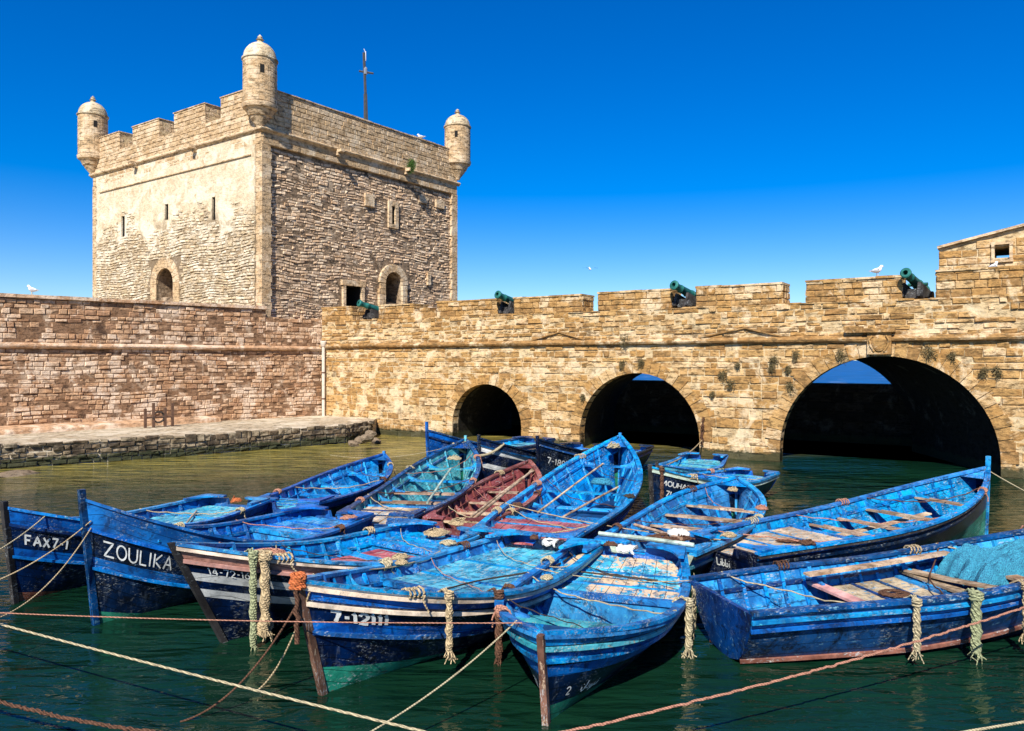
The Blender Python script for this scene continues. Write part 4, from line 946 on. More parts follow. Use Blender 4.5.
    for (txt, s0, dd, h, th, side, slant, gp, *sq) in textlist:
        mb = MB()
        if side == 't':
            mf = lambda gx, gy, o: Vector((PT(0, zs(0)-dd+gy).x-.012-o, s0-gx, zs(0)-dd+gy))
        else:
            xb = s0*L; dirn = -1 if side == 1 else 1
            def mf(gx, gy, o, dd=dd, s0=s0, side=side, dirn=dirn):
                s = s0 + dirn*gx/L; z_ = zs(s)-dd*(.8+.2*(zs(s)/zm))+gy; return PT(s, z_, side) + nrm(s, z_, side)*o
        strokes_mesh(mb, txt, h, th, mf, slant, gp, sq[0] if sq else 1.0); o = mb.build('lettering', M['letter'], root)
    b = Boat(); b.root = root; b.PT = PT; b.zs = zs; b.hb = hb; b.L = L; b.ang = ang; b.stern = stern; b.zf = zf
    c_, s_ = math.cos(ang), math.sin(ang)
    b.world = lambda v: Vector((stern.x + v[0]*c_ - v[1]*s_, stern.y + v[0]*s_ + v[1]*c_, v[2]))
    return b

def st(x, y, z=.75): p = at(x, y, z); return (p.x, p.y)
def bw(x, y): p = at(x, y, 0); return (p.x, p.y)

BT_ = {}
# A front centre
BT_['A'] = make_boat('blue boat in the front centre with sandy stern deck and white Arabic writing', st(627, 549), (.36, 8.15), 2.30, zm=.66, zb=1.0, zt=.78, rake=.24, ft=.78, pw=2.9, post=-.0,
  bands=[(.12, 'azure'), (.155, 'navy'), (.27, 'royal'), (.33, 'navy'), (.44, 'royal'), (.62, 'navy')], bottom='green', strakes=((.02, 'azure'), (.15, 'turq'), (.27, 'azure')), inner='azure', cap='azure', deck=(.02, .40, .14), dmat='sandmix', thwarts=(.66, .8), tmat='turq', stem='stemw', textlist=[('@', .90, .66, .12, .017, 1, 0, .1), ('2', .945, .66, .09, .016, 1, 0, .1), ('711', .93, .6, .09, .02, -1, 0, .15)])
BT_['B'] = make_boat('blue boat with orange-wrapped stem, green bottom and wide light blue deck', st(553, 540), (-2.16, 8.85), 2.35, zm=.70, zb=1.36, zt=.75, rake=.42, ft=.76, pw=2.6, post=.05,
  bands=[(.045, 'white'), (.17, 'royal'), (.20, 'navy'), (.38, 'navy'), (.50, 'royal'), (.72, 'navy')], bottom='green', strakes=((.05, 'cream'), (.21, 'cream'), (.50, 'blue2')), cap='azure', deck=(.02, .60, .16), dmat='sky', thwarts=(.74, .88), tmat='azure', stem='stemw', textlist=[('7-12111', .965, .37, .125, .034, 1, -.05, .16)])
BT_['C'] = make_boat('navy boat with white and pink stripes on its bow and faded red boards', st(447, 527), (-3.93, 10.45), 2.2, zm=.70, zb=1.45, zt=.72, rake=.85, ft=.74, pw=2.5, post=.03,
  bands=[(.045, 'turq'), (.075, 'navy'), (.16, 'pinkt'), (.20, 'navy'), (.32, 'navy'), (.42, 'white'), (.52, 'navy'), (.62, 'white'), (.9, 'navy')], bottom='navy', strakes=((.03, 'cream'), (.18, 'pinkt')), cap='azure', deck=(.02, .22, .14), dmat='azure', thwarts=(.36, .62, .82), tmat=['azure', 'azure'], panels=[(.24, .46, .22, 'red', .7)], stem='dark', textlist=[('14-72-16', .968, .315, .10, .015, 1, .05, .16, .62)])
BT_['D'] = make_boat('tall-bowed royal blue boat with ZOULIKA painted in white on its bow', st(338, 514), (-5.98, 11.2), 2.3, zm=.74, zb=1.80, zt=.78, rake=.22, ft=.74, pw=2.4, post=.17,
  bands=[(.30, 'royal'), (.33, 'navy'), (.62, 'navy'), (.76, 'royal'), (1.15, 'navy')], bottom='green', strakes=((.31, 'royal'), (.75, 'royal')), cap='royal', inner='royal', deck=(.02, .26, .14), dmat='azure', thwarts=(.42, .66, .84), tmat='azure', stem='blue2', knee='azure', textlist=[('ZOULIKA', .972, .57, .21, .026, 1, .0, .2, .62)])
BT_['E'] = make_boat('navy bowed boat at the far left edge with FAX7-1 painted in white', st(236, 499), (-7.77, 12.2), 2.2, zm=.72, zb=1.5, zt=.74, rake=.2, ft=.74, post=.12,
  bands=[(.20, 'royal'), (.25, 'blue2'), (.50, 'navy'), (.62, 'royal'), (1.0, 'navy')], bottom='rustb', strakes=((.2, 'blue2'), (.62, 'royal')), cap='azure', inner='royal', deck=(.02, .55, .16), dmat='sky', thwarts=(.7, .85), tmat='azure', stem='dark', textlist=[('FAX7-1', .97, .44, .15, .03, 1, .0, .2, .72)])
BT_['G'] = make_boat('blue boat lying farthest left toward the quay with its bow pointing away', st(288, 500), (-3.75, 22.6), 2.0, zm=.66, zb=1.05, zt=.7, rake=.12, ft=.74, post=.1, bands=[(.18, 'royal'), (.22, 'azure'), (.42, 'navy')], cap='royal', inner='azure', deck=(.02, .2, .14), dmat='sky', thwarts=(.4, .6, .8), tmat='azure', stem='azure')
BT_['H'] = make_boat('long boat with turquoise interior, high rounded bow pointing away and bare plank deck', st(376, 517), (-1.38, 22.3), 2.05, zm=.74, zb=1.5, zt=.76, rake=.25, ft=.74, post=.12, pw=2.9, bands=[(.1, 'blue2'), (.14, 'azure'), (.3, 'navy'), (.34, 'royal'), (.5, 'navy')], cap='blue2', inner='turq', deck=(.02, .25, .14), dmat='sand', thwarts=(.38, .52, .66, .8), tmat=['wood', 'wood', 'azure', 'turq'], stem='turq', strakes=((.03, 'dark'), (.18, 'blue2')))
BT_['I'] = make_boat('narrow red-brown open boat with bare wood thwarts between the blue boats', st(455, 519), (.42, 20.3), 1.75, zm=.68, zb=1.15, zt=.7, rake=.15, ft=.7, post=.04, bands=[(.12, 'brown'), (.3, 'brown'), (.5, 'navy')], bottom='brown', strakes=((.05, 'wood'), (.2, 'brown')), cap='brown', inner='brown', deck=None, thwarts=(.2, .38, .54, .72), tmat='wood', stem='brown', knee='brown', transom='brown', group=None, cat='rowing boat')
BT_['J'] = make_boat('large central boat with faded red stern deck and high pointed bow facing the arches', st(521, 537), (2.86, 21.0), 2.42, zm=.80, zb=1.72, zt=.76, rake=.3, ft=.76, pw=2.6, post=.1, bands=[(.08, 'azure'), (.12, 'blue2'), (.3, 'royal'), (.5, 'navy')], cap='azure', inner='azure', strakes=((.02, 'dark'), (.14, 'blue2'), (.3, 'azure')), deck=(.02, .24, .14), dmat='red', thwarts=(.33, .45, .60, .84), tmat='azure', stem='azure', transom='navy', textlist=[('7-1', .55, .3, .1, .02, 't', 0, .15)])
BT_['K'] = make_boat('navy back-row boat with the white number 7-1897 on its bow', (4.3, 27.6), (.80, 22.6), 2.0, zm=.7, zb=1.5, rake=.12, post=.12, bands=[(.12, 'navy'), (.6, 'navy')], bottom='navy', cap='navy', inner='azure', strakes=((.12, 'blue2'),), stem='navy', textlist=[('7-1897', .96, .50, .17, .03, 1, 0, .15)])
BT_['L'] = make_boat('navy back-row boat with a broad white band and rope over its bow', (2.7, 28.0), (-.90, 22.9), 2.0, zm=.7, zb=1.5, rake=.12, post=.12, bands=[(.16, 'navy'), (.30, 'white'), (.56, 'navy'), (.68, 'white'), (.9, 'navy')], bottom='navy', cap='navy', inner='azure', strakes=((.16, 'blue2'),), stem='navy')
BT_['M'] = make_boat('dark blue boat with a bright blue stem head, farthest back near the small arch', (1.0, 30.2), (-2.65, 25.0), 2.0, zm=.7, zb=1.55, rake=.12, post=.28, bands=[(.12, 'royal'), (.6, 'blue2')], bottom='navy', cap='blue2', inner='azure', stem='royal')
BT_['N'] = make_boat('navy boat with white MOUHANI lettering on its bow behind the round-bowed boat', st(757, 469, .7), (3.42, 18.9), 2.0, zm=.62, zb=1.20, zt=.62, rake=.12, ft=.62, post=.08, bands=[(.06, 'gwhite'), (.5, 'navy')], bottom='navy', cap='azure', inner='royal', strakes=((.07, 'gwhite'),), deck=(.02, .25, .12), dmat='sky', thwarts=(.4, .6, .8), tmat='turq', stem='dark', textlist=[('MOUHANI', .96, .30, .12, .024, 1, 0, .15), ('7L', .94, .52, .13, .024, 1, .1, .2)])
BT_['O'] = make_boat('blue boat with full round bow pointing away and pale green board across its stern', st(645, 546), (5.05, 17.6), 2.2, zm=.70, zb=1.12, zt=.72, rake=.1, ft=.78, pw=3.3, post=.05, bands=[(.08, 'azure'), (.12, 'turq'), (.3, 'royal'), (.5, 'navy')], cap='azure', inner='azure', deck=(.02, .1, .2), dmat='azure', thwarts=(.34, .50, .64, .78), tmat=['azure', 'wood', 'wood', 'wood'], stem='azure', transom='gwhite', strakes=((.03, 'dark'), (.2, 'turq')))
BT_['P'] = make_boat('long blue boat with tall bow post in front of the big arch', st(726, 545), (10.25, 16.9), 2.1, zm=.78, zb=1.45, zt=.76, rake=.12, ft=.74, pw=2.6, post=.26, bands=[(.1, 'azure'), (.14, 'navy'), (.3, 'blue2'), (.5, 'navy')], cap='azure', inner='azure', deck=(.02, .34, .18), dmat='sand', thwarts=(.42, .53, .64, .8), tmat='wood', stem='azure', transom='navy', strakes=((.03, 'dark'), (.16, 'navy')), nribs=18, textlist=[('Libbi', .12, .34, .12, .02, 't', 0, .1)])
BT_['Q'] = make_boat('worn dark blue boat at the front right with a turquoise net in it', (2.76, 10.08), (9.2, 11.75), 1.98, zm=.80, zb=1.45, zt=.76, rake=.2, ft=.80, post=.1, bands=[(.05, 'azure'), (.1, 'royal'), (.15, 'azure'), (.22, 'royal'), (.4, 'blue2'), (.64, 'blue2')], bottom='navy', cap='blue2', inner='azure', strakes=((.1, 'azure'), (.22, 'royal'), (.70, 'rustb')), deck=(.30, .50, .30), dmat='sand', thwarts=(.28, .52, .66), tmat=['pinkt', 'wood', 'wood'], stem='blue2', transom='blue2', nribs=18, notch=False, qk=False)
BT_['R'] = make_boat('light blue boat tucked behind the bow of the large central boat', (6.2, 24.9), (4.0, 21.3), 1.8, zm=.6, zb=.95, rake=.1, post=.08, bands=[(.1, 'turq'), (.5, 'blue2')], cap='azure', inner='azure', dmat='turq', deck=(.02, .4, .12))

# ------------------------------------------------------------ ropes, fenders, clutter
def catenary(a, b, sag, n=26, lump=0):
    a = Vector(a); b = Vector(b); return [a.lerp(b, i/n) - Vector((0, 0, sag*4*(i/n)*(1-i/n))) + Vector((jit(lump), jit(lump), jit(lump))) for i in range(n+1)]
def rope(pts, r, mat, label, cat='rope', group=None, knots=0, name='mooring_rope'):
    mb = MB(); n = len(pts)
    ks = set(random.sample(range(2, n-2), min(knots, max(0, n-5)))) if knots else set()
    mb.tube(pts, lambda i: r*(1.9 if i in ks else 1+jit(.12)), 8)
    return tag(mb.build(name, M[mat], None, True), label, cat, group)
def twin(pts, r, k, phase):         # one strand of a laid rope
    out = []
    for i, p in enumerate(pts):
        t = (pts[min(i+1, len(pts)-1)]-pts[max(i-1, 0)]).normalized(); a = t.orthogonal().normalized(); b = t.cross(a); q_ = i*k+phase; out.append(p + (a*math.cos(q_)+b*math.sin(q_))*r)
    return out
def laid(a, b, sag, r, mat, label, n=160, lump=0):
    pts = catenary(a, b, sag, n, lump); mb = MB()
    for ph in range(3): mb.tube(twin(pts, r*.5, .55, ph*2.094), r*.62, 6)
    return tag(mb.build('mooring_rope', M[mat], None, True), label, 'rope')
laid(at(-60, 608, .8), at(450, 738, .7), .02, .011, 'rope_pale', 'thick pale rope stretched across the bottom left foreground')
laid(at(-60, 682, .45), at(240, 738, .45), .12, .017, 'rope_brown', 'thick weedy brown rope sagging at the bottom left corner', lump=.008)
laid(at(520, 742, .5), at(1080, 588, .95), .10, .012, 'rope_pink', 'knotted reddish rope running from bottom centre up to the right edge', lump=.006)
laid(at(940, 736, .6), at(1060, 716, .6), .0, .011, 'rope_pale', 'pale rope end at the bottom right corner')
A = BT_['A']; B_ = BT_['B']; C_ = BT_['C']; D_ = BT_['D']; E_ = BT_['E']; P_ = BT_['P']; Q_ = BT_['Q']; J_ = BT_['J']; H_ = BT_['H']; O_ = BT_['O']; N_ = BT_['N']; L_ = BT_['L']
bt = lambda b, s, side=1, dz=.04, off=0: b.world(b.PT(s, b.zs(s), side, off) + Vector((0, 0, dz)))
rope(catenary(at(-40, 611, 1.0), bt(A, .95, -1), .04, 40), .006, 'rope_pink', 'thin pink line stretched from the left edge to the front centre boat')
rope(catenary(bt(A, .93, -1), at(365, 735, .3), .08), .009, 'rope_pale', 'thin pale rope from the front centre bow down to the water')
rope(catenary(bt(B_, .99, 1, -.1), at(258, 690, .0), .16), .010, 'rope', 'rope dropping from the orange-wrapped stem to the water')
rope(catenary(bt(B_, .99, -1, -.2), at(180, 722, .0), .25), .011, 'rope_brown', 'brown rope running under the orange-wrapped stem toward the lower left')
rope(catenary(bt(D_, .99, 1, -.25), at(-30, 590, .7), .12), .008, 'rope', 'upper rope from the ZOULIKA stem toward the left edge')
rope(catenary(bt(D_, .99, 1, -.35), at(-30, 625, .6), .3), .008, 'rope', 'lower sagging rope from the ZOULIKA stem toward the left edge')
rope(catenary(bt(E_, .93, 1, .0), at(-20, 560, .9), .05), .009, 'rope_pale', 'rope from the far left boat out of the left edge')
rope(catenary(bt(P_, 1, -1, -.05), at(1060, 508, .9), .03), .012, 'rope_pale', 'pale rope from the tall bow post at right out of the picture')
rope(catenary(bt(Q_, 0, 1, -.02), bt(A, .3, -1), .08), .007, 'rope', 'thin rope tying the worn dark blue boat to the front centre boat')
rope(catenary(bt(C_, .85, -1), bt(D_, .5, 1), .1), .009, 'rope_pink', 'pinkish rope tying the striped boat to the ZOULIKA boat')
rope(catenary(bt(B_, .1, 1), bt(A, .25, -1), .12), .009, 'rope', 'short rope tying the sterns of the two front boats together')
rope(catenary(bt(B_, .72, -1), bt(C_, .3, 1), .1), .010, 'rope', 'rope tying the green-bottomed boat to the striped boat')
rope(catenary(bt(J_, .15, -1), bt(C_, .05, 1), .1), .009, 'rope_pale', 'pale rope between the large central boat and the striped boat')
rope(catenary(bt(H_, .95, 1), bt(L_, .9, 1), .35), .04, 'rope_pale', 'thick pale rope loop hanging between two bows in the back row')
rope(catenary(bt(J_, .3, 1), bt(O_, .2, -1), .1), .010, 'rope', 'rope tying the central boat to the round-bowed boat')
rope(catenary(bt(H_, .98, -1), at(330, 455, .9), .25), .006, 'rope_pale', 'thin line from the high round bow toward the quay')
pr = wp(703, 440, .1); rope(catenary(bt(N_, .9, -1), pr, .2), .02, 'rope', 'rope from the MOUHANI boat up to the bridge pier')
mb = MB(); 
for k in range(5): mb.tube([Vector(pr)+Vector((jit(.08), -.05+jit(.05), .9-i*.18+jit(.03))) for i in range(7)], .02, 5)
tag(mb.build('rope_bunch', M['rope_brown']), 'bunch of brown rope hanging on the pier beside the middle arch', 'rope')
# long rope lying along deck of B
for (b, s0, s1, dz, mt, lb) in ((B_, .05, .62, -.13, 'rope_dark', 'dark rope lying along the wide light blue deck'), (A, .22, .24, -.1, 'rope_dark', 'dark rope lying across the sandy stern deck')):
    pts = []
    for i in range(24):
        f = i/23; s = s0+(s1-s0)*f; y = (-.75+1.5*f)*b.hb(s)*.8 if b is A else (.55-.5*f+.12*math.sin(f*7))*b.hb(s); pts.append(b.world(Vector((b.L*s, y, b.zs(s)+dz+.03))))
    rope(pts, .014, mt, lb)

def s_px(b, side, px):
    best = min((abs(512 + F*b.world(b.PT(i/200, b.zs(i/200), side)).x/b.world(b.PT(i/200, b.zs(i/200), side)).y - px), i/200) for i in range(200)); return best[1]
def fender(b, s, side, ln, r, mat, label, group='rope fenders hanging from the boats', swell=1.0):
    p = b.world(b.PT(s, b.zs(s), side, .06) + Vector((0, 0, .03))); root = empty('rope_fender', tuple(p), b.ang + jit(.3), label, 'fender', group)
    mb = MB(); n = 26
    for k in range(5):
        a = k*1.2566; mb.tube([Vector((math.cos(a+i*.42)*r*.55*(1+.25*math.sin(i*.9)), math.sin(a+i*.42)*r*.55*(1+.25*math.sin(i*.9)), -ln*i/n)) + Vector((jit(.005), jit(.005), 0)) for i in range(n+1)], lambda i: r*.42*(1+.2*math.sin(i*1.3+a)), 6)
    mb.build('strands', M[mat], root, True)
    mb = MB()
    for k in range(3): mb.tube([Vector((math.cos(t*.7+k)*r*1.15, math.sin(t*.7+k)*r*1.15*.9, .02-.03*k+jit(.012))) for t in range(10)], r*.32, 6)
    for k in range(4): mb.tube([(0, 0, 0), Vector((jit(.04), -side*.09, .05)), Vector((jit(.06), -side*.2, -.02))], r*.22, 5)
    mb.build('knot', M[mat], root, True)
    mb = MB()
    for k in range(14):
        a = random.uniform(0, 6.28); mb.tube([Vector((math.cos(a)*r*.5, math.sin(a)*r*.5, -ln+.02)), Vector((math.cos(a)*r*1.0+jit(.02), math.sin(a)*r*1.0+jit(.02), -ln-.05)), Vector((math.cos(a)*r*1.2+jit(.04), math.sin(a)*r*1.2+jit(.04), -ln-random.uniform(.06, .14)))], .007, 4)
    mb.build('frayed_end', M[mat], root)
fender(C_, s_px(C_, 1, 261), 1, 1.0, .07, 'rope', 'thick tan rope fender with a heavy lower knot on the striped boat')
fender(C_, s_px(C_, 1, 250), 1, 1.22, .05, 'rope_green', 'greenish thin rope fender beside the thick one on the striped boat')
fender(B_, s_px(B_, 1, 445), 1, .68, .045, 'rope', 'tan rope fender on the near side of the green-bottomed boat')
fender(B_, s_px(B_, 1, 495), 1, .80, .05, 'rope_brown', 'brown rope fender near the stern of the green-bottomed boat')
fender(A, .50, 1, .62, .05, 'rope_pale', 'pale rope fender on the right side of the front centre boat')
fender(Q_, s_px(Q_, -1, 913), -1, .60, .045, 'rope_pale', 'slim pale rope fender on the worn dark blue boat')
fender(Q_, s_px(Q_, -1, 973), -1, .72, .065, 'rope_green', 'thick knotted rope fender on the worn dark blue boat')
fender(Q_, s_px(Q_, -1, 1022), -1, .62, .05, 'rope', 'rope fender at the right edge on the worn dark blue boat')
fender(N_, .12, -1, .5, .045, 'rope_green', 'green rope fender hanging from the MOUHANI boat stern')
fender(BT_['N'], .97, 1, .7, .05, 'rope_brown', 'brown rope bundle hanging at the MOUHANI stem')
fender(H_, .7, 1, .5, .035, 'rope_pale', 'pale rope hanging inside the high round bow boat')
p_ = C_.world(C_.PT(s_px(C_, 1, 251), .12, 1, .12)); mb = MB()
for k in range(7): mb.tube([Vector((math.cos(t*.7+k)*.1*math.cos(k*.4)+jit(.01), math.sin(t*.7+k)*.1+jit(.01), math.sin(t*.7+k*.9)*.08+jit(.01))) for t in range(12)], .022, 6)
o = mb.build('rope_ball', M['rope'], None, True); o.location = (p_.x, p_.y, .13); tag(o, 'knotted rope ball hanging just above the water beside the striped bow', 'rope')
# orange wrap on the stem of B
p = B_.world(Vector((B_.PT(1, B_.zs(1)).x+.03, 0, B_.zs(1)+.02))); mb = MB()
for k in range(5): mb.tube([Vector((math.cos(t*.75)*.07+jit(.012), math.sin(t*.75)*.065+jit(.012), -.06+k*.028+jit(.014))) for t in range(10)], .026, 6)
o = mb.build('rope_wrap', M['rope_or'], None, True); o.location = p; tag(o, 'orange rope wrapped around the stem head above the green-bottomed bow', 'rope')
rope([p + Vector((jit(.02), jit(.02)-.05, -.05-i*.07)) for i in range(10)], .028, 'rope_brown', 'brown rope tail hanging below the orange stem wrap', name='rope_tail')
# rope heaps
def heap(loc, rx, ry, h, mat, label, n=3, r=.013, group=None, cat='rope', name='rope_heap', rz=0):
    mb = MB()
    for k in range(n):
        pts = []; ph = random.uniform(0, 6); 
        for i in range(46):
            a = ph+i*.55+jit(.3); q = .35+.6*random.random(); pts.append(Vector((math.cos(a)*rx*q, math.sin(a)*ry*q, h*random.random()*(1.1-q)+.01)))
        sm = [pts[0]] + [(pts[i-1]+pts[i]*2+pts[i+1])/4 for i in range(1, len(pts)-1)] + [pts[-1]]; mb.tube(sm, r, 5)
    o = mb.build(name, M[mat], None, True); o.location = loc; o.rotation_euler = (0, 0, rz); return tag(o, label, cat, group)
def onb(b, s, y, dz): return b.world(Vector((b.L*s, y*b.hb(s), b.zs(s)+dz)))
heap(onb(A, .02, -.28, .03), .14, .10, .10, 'rope_brown', 'brown rope heap on the transom of the front centre boat')
heap(onb(B_, .03, -.3, .02), .09, .10, .10, 'rope_brown', 'brown rope tied round the transom notch of the green-bottomed boat')
heap(onb(B_, .52, -.85, .03), .12, .1, .1, 'rope', 'small tan rope knot on the far gunwale of the green-bottomed boat')
heap(onb(B_, .40, .95, .03), .12, .1, .1, 'rope_pale', 'pale rope coil on the near gunwale of the green-bottomed boat')
heap(onb(C_, .48, .9, .04), .16, .14, .12, 'rope', 'tan rope coil on the near gunwale of the striped boat')
heap(onb(C_, .22, .9, .04), .18, .14, .14, 'rope_pale', 'pale rope coil near the stern of the striped boat')
heap(onb(C_, .80, -.3, -.1), .35, .2, .12, 'rope_pink', 'pink net and rope heap in the bow of the striped boat', 5)
heap(onb(C_, .04, -.1, -.08), .3, .3, .14, 'rope', 'tan net heap on the stern deck of the striped boat', 5)
heap(onb(D_, .1, .8, .04), .2, .16, .16, 'rope_pink', 'pinkish rope heap on the stern quarter of the ZOULIKA boat', 4)
heap(onb(E_, .06, .3, .0), .14, .12, .22, 'rope_or', 'orange rope bunch at the stern of the far left boat', 4)
heap(onb(H_, .85, 0, -.12), .25, .2, .2, 'rope_pale', 'pale rope heap in the high round bow', 4)
heap(onb(J_, .93, 0, -.08), .22, .16, .35, 'rope_pale', 'pale rope bundle hanging in the high pointed bow', 5)
heap(onb(J_, .70, -.1, -.25), .3, .3, .22, 'tarp', 'turquoise net bundle amidships in the large central boat', 6, .03, cat='net')
heap(onb(J_, .46, -.95, .04), .15, .12, .14, 'rope_dark', 'dark rope knot on the left gunwale of the large central boat')
heap(onb(O_, .86, -.2, .0), .14, .12, .16, 'rope', 'tan rope knot at the round bow')
heap(onb(O_, .66, -.95, .03), .15, .12, .16, 'rope_pink', 'pink rope tied on the left gunwale of the round-bowed boat')
heap(onb(O_, .10, -.2, .05), .5, .3, .16, 'rope_brown', 'brown net heap on the pale green stern board', 6)
heap(onb(O_, .14, -.3, .1), .22, .16, .16, 'cloth', 'white rag bundle on the net at the round-bowed boat stern', 5, .03, cat='rag')
heap(onb(P_, .03, .2, .06), .16, .12, .14, 'rope', 'rope knot on the transom of the long boat at right')
heap(onb(P_, .2, 0, -.16), .3, .12, .05, 'rope_brown', 'brown rope scrap on the sandy deck of the long boat at right', 2)
heap(onb(P_, .12, -.95, .04), .16, .12, .14, 'rope_brown', 'brown rope tied to the near gunwale of the long boat at right')
heap(onb(Q_, .4, .1, -.27), .3, .2, .06, 'rope_brown', 'brown rope scrap on the sandy deck of the worn dark blue boat', 2)
heap(onb(BT_['I'], .06, 0, -.1), .3, .4, .14, 'rope', 'tan net heap at the stern of the red-brown boat', 6)
heap(onb(BT_['I'], .3, -.8, .04), .3, .12, .16, 'rope_brown', 'brown rope pile on the left gunwale of the red-brown boat', 4)
# net hanging on A's right quarter
mb = MB(); b = A
for k in range(16):
    s = .22+.012*k; p0 = b.PT(s, b.zs(s), 1, .05)+Vector((0, 0, .05)); mb.tube([b.world(p0 + Vector((jit(.04)+.03*math.sin(i*1.2+k), .03+.03*math.sin(i+k), -i*.07))) for i in range(9)], .006, 4)
    if k < 10: z_ = -.07*k; mb.tube([b.world(b.PT(.22+.012*i, b.zs(.3), 1, .08)+Vector((0, 0, z_+jit(.03)))) for i in range(15)], .005, 4)
tag(mb.build('fishing_net', M['rope_pale']), 'pale tangled net hanging over the right side of the front centre boat', 'net')
# white transom pads on A, B
for b, lb in ((A, 'white rag over the transom notch of the front centre boat'), (B_, 'white pad on the transom notch of the green-bottomed boat')):
    mb = MB(); rows = []
    for i in range(7):
        rows.append([b.world(Vector((-.14+.05*i+.03*math.sin(j*1.3), -.13+.27*j/6+.04*math.sin(i*1.1), b.zs(0)-.04+.07*math.sin(i/6*math.pi)+.02*math.sin(j*2.1+i)+jit(.012)))) for j in range(7)])
    mb.grid(rows); mb.grid([[q - Vector((0, 0, .02)) for q in r_] for r_ in rows]); tag(mb.build('rag', M['cloth'], None, True), lb, 'rag')
# oars and poles
def pole(a, b, r, mat, label, blade=0, name='oar'):
    a = Vector(a); b = Vector(b); root = None; mb = MB()
    if name == 'plank': d_ = (b-a).normalized(); mb.sweep([a, a.lerp(b, .5)+Vector((0, 0, -.012)), b], d_.cross(Vector((0, 0, 1))).normalized(), (0, 0, 1), r*3, .028)
    else: mb.tube([a, a.lerp(b, .5)+Vector((0, 0, .01)), b], r, 8)
    o = mb.build(name, M[mat], None, True); tag(o, label, name.replace('_', ' '), None)
    if blade:
        d_ = (b-a).normalized(); s_ = d_.cross(Vector((0, 0, 1))).normalized(); m2 = MB(); m2.sweep([b - d_*.05, b+d_*.3, b+d_*.7], s_, (0, 0, 1), [.05, .13, .15], .018); m2.build('blade', M[mat], o)
I_ = BT_['I']
pole(onb(I_, .02, -.55, .06), onb(I_, .85, -.5, .02), .03, 'wood', 'long wooden oar lying along the left side of the red-brown boat', 1)
pole(onb(I_, .05, -.35, .06), onb(I_, .8, -.3, .02), .025, 'wood', 'second oar lying inside the red-brown boat', 0)
pole(onb(H_, .3, -.4, -.1), onb(H_, .75, -.1, -.1), .028, 'gwhite', 'pale pole lying along the high round bow boat')
pole(onb(J_, .28, -.1, -.12), onb(J_, .62, -.55, -.1), .025, 'wood', 'wooden pole slanting across the thwarts of the large central boat')
pole(onb(J_, .3, .4, -.1), onb(J_, .85, .2, -.2), .022, 'wood', 'thin pole lying forward in the large central boat')
pole(onb(O_, .02, -.9, .12), onb(O_, .02, 1.0, .12), .035, 'gwhite', 'pale green pole across the stern of the round-bowed boat', name='pole')
pole(onb(O_, .08, -.5, .12), onb(O_, .3, .8, .0), .03, 'wood', 'brown pole lying across the round-bowed boat', name='pole')
pole(onb(E_, .15, -.4, -.12), onb(E_, .42, .5, -.12), .02, 'cream', 'pale stick lying on the light deck of the far left boat', name='pole')
pole(onb(P_, .4, .5, -.42), onb(P_, .75, .1, -.38), .05, 'wood', 'plank lying low inside the long boat at right', name='plank')
pole(onb(Q_, .24, .6, -.03), onb(Q_, .62, .72, -.03), .05, 'wood', 'grey plank lying along the far side of the worn dark blue boat', name='plank')
pole(onb(Q_, .55, -.6, -.12), onb(Q_, .52, .75, -.2), .06, 'wood', 'brown beam across the worn dark blue boat under the net heap', name='plank')
# tarpaulin on Q
mb = MB(); rows = []; n = 48
import mathutils
for i in range(n):
    r_ = []
    for j in range(n):
        u, v = i/(n-1), j/(n-1); s = .58+.26*u; y = -.25+1.0*v
        z_ = -.05+.16*mathutils.noise.noise(Vector((u*4, v*3, 3))) + .10*abs(mathutils.noise.noise(Vector((u*9+v*3, v*8, 8)))) + .05*abs(mathutils.noise.noise(Vector((u*22, v*19, 1)))) - 2.2*max(0, .12-u) - 2.5*max(0, .12-v) - 1.6*max(0, v-.9)
        r_.append(Q_.world(Vector((Q_.L*(s+.02*mathutils.noise.noise(Vector((v*6, 1, 1)))), y*Q_.hb(s), Q_.zs(s)+z_-.02))))
    rows.append(r_)
mb.grid(rows); o = mb.build('net_heap', M['tarp'], None, True); md = o.modifiers.new('s', 'SOLIDIFY'); md.thickness = .01; tag(o, 'crumpled turquoise net heap lying inside the worn dark blue boat at right', 'net')

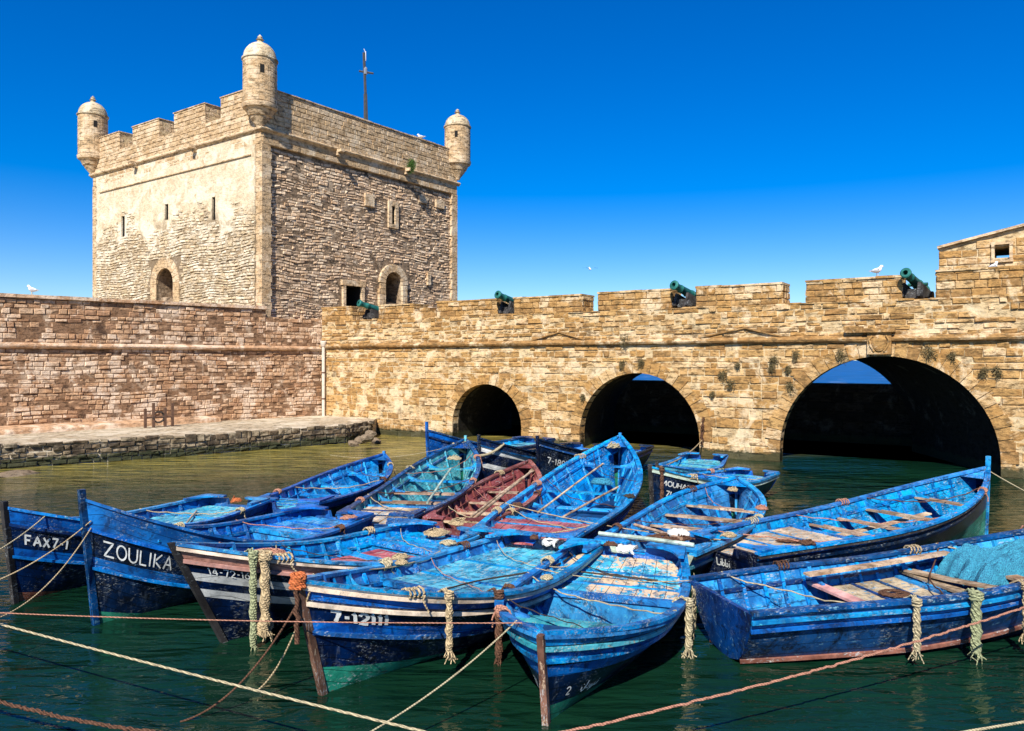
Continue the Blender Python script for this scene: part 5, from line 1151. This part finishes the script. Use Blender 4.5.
# slack lines, knots and tied ends over every boat
NICK = {'A': 'front centre boat with the sandy deck', 'B': 'green-bottomed boat', 'C': 'white and pink striped boat', 'D': 'ZOULIKA boat', 'E': 'FAX7-1 boat', 'G': 'boat farthest left toward the quay', 'H': 'turquoise high-bowed boat',
        'I': 'red-brown boat', 'J': 'large central boat with the red deck', 'N': 'MOUHANI boat', 'O': 'round-bowed boat', 'P': 'long boat before the big arch', 'Q': 'worn dark blue boat'}
WH = {0: 'bow', 1: 'middle', 2: 'stern'}; CN = {'rope': 'tan', 'rope_pink': 'pinkish', 'rope_pale': 'pale', 'rope_dark': 'dark', 'rope_brown': 'brown'}
def surf(b, s, y, dz): p = b.PT(s, b.zs(s)); return b.world(Vector((p.x, y*p.y, b.zs(s)+dz)))
for key, nick in NICK.items():
    b = BT_[key]
    for k, (sa, sb) in enumerate(((.9, .62), (.62, .36), (.3, .08))):
        mt = random.choice(list(CN)); sg = random.choice((-1, 1)); pts = []; n = 22; w0 = jit(.1)
        for i in range(n+1):
            f = i/n; y = sg*(1.02-2.04*f); s_ = sa+(sb-sa)*f + .012*math.sin(f*9+k)
            pts.append(surf(b, s_, y, .045 - (.16 if key not in 'Q' else .2)*math.sin(math.pi*f)**.6 + .01*math.sin(i*1.9)))
        rope(pts, random.uniform(.006, .011), mt, f'{CN[mt]} line across the {WH[k]} of the {nick}', name='deck_line')
    for k, s0 in enumerate((.82, .55, .2)):
        side = random.choice((-1, 1)); mt = random.choice(['rope', 'rope_pink', 'rope_pale', 'rope_brown']); mb = MB()
        for q_ in range(4): mb.tube([b.PT(s0+.008*q_, b.zs(s0), side) + Vector((0, side*(math.cos(t*.8)*.08-.02), .03+math.sin(t*.8)*.06)) + Vector((jit(.008), 0, jit(.008))) for t in range(10)], .013, 5)
        e = [b.PT(s0, b.zs(s0), side, .06) + Vector((jit(.02)+.03*math.sin(i), side*.01*i, -.04*i)) for i in range(random.randint(4, 9))]
        mb.tube(e, .011, 5)
        o = mb.build('rope_lashing', M[mt], None, True); o.parent = None; o.location = (b.stern.x, b.stern.y, 0); o.rotation_euler = (0, 0, b.ang)
        tag(o, f'{CN[mt]} lashing on the {WH[k]} gunwale of the {nick}', 'rope')
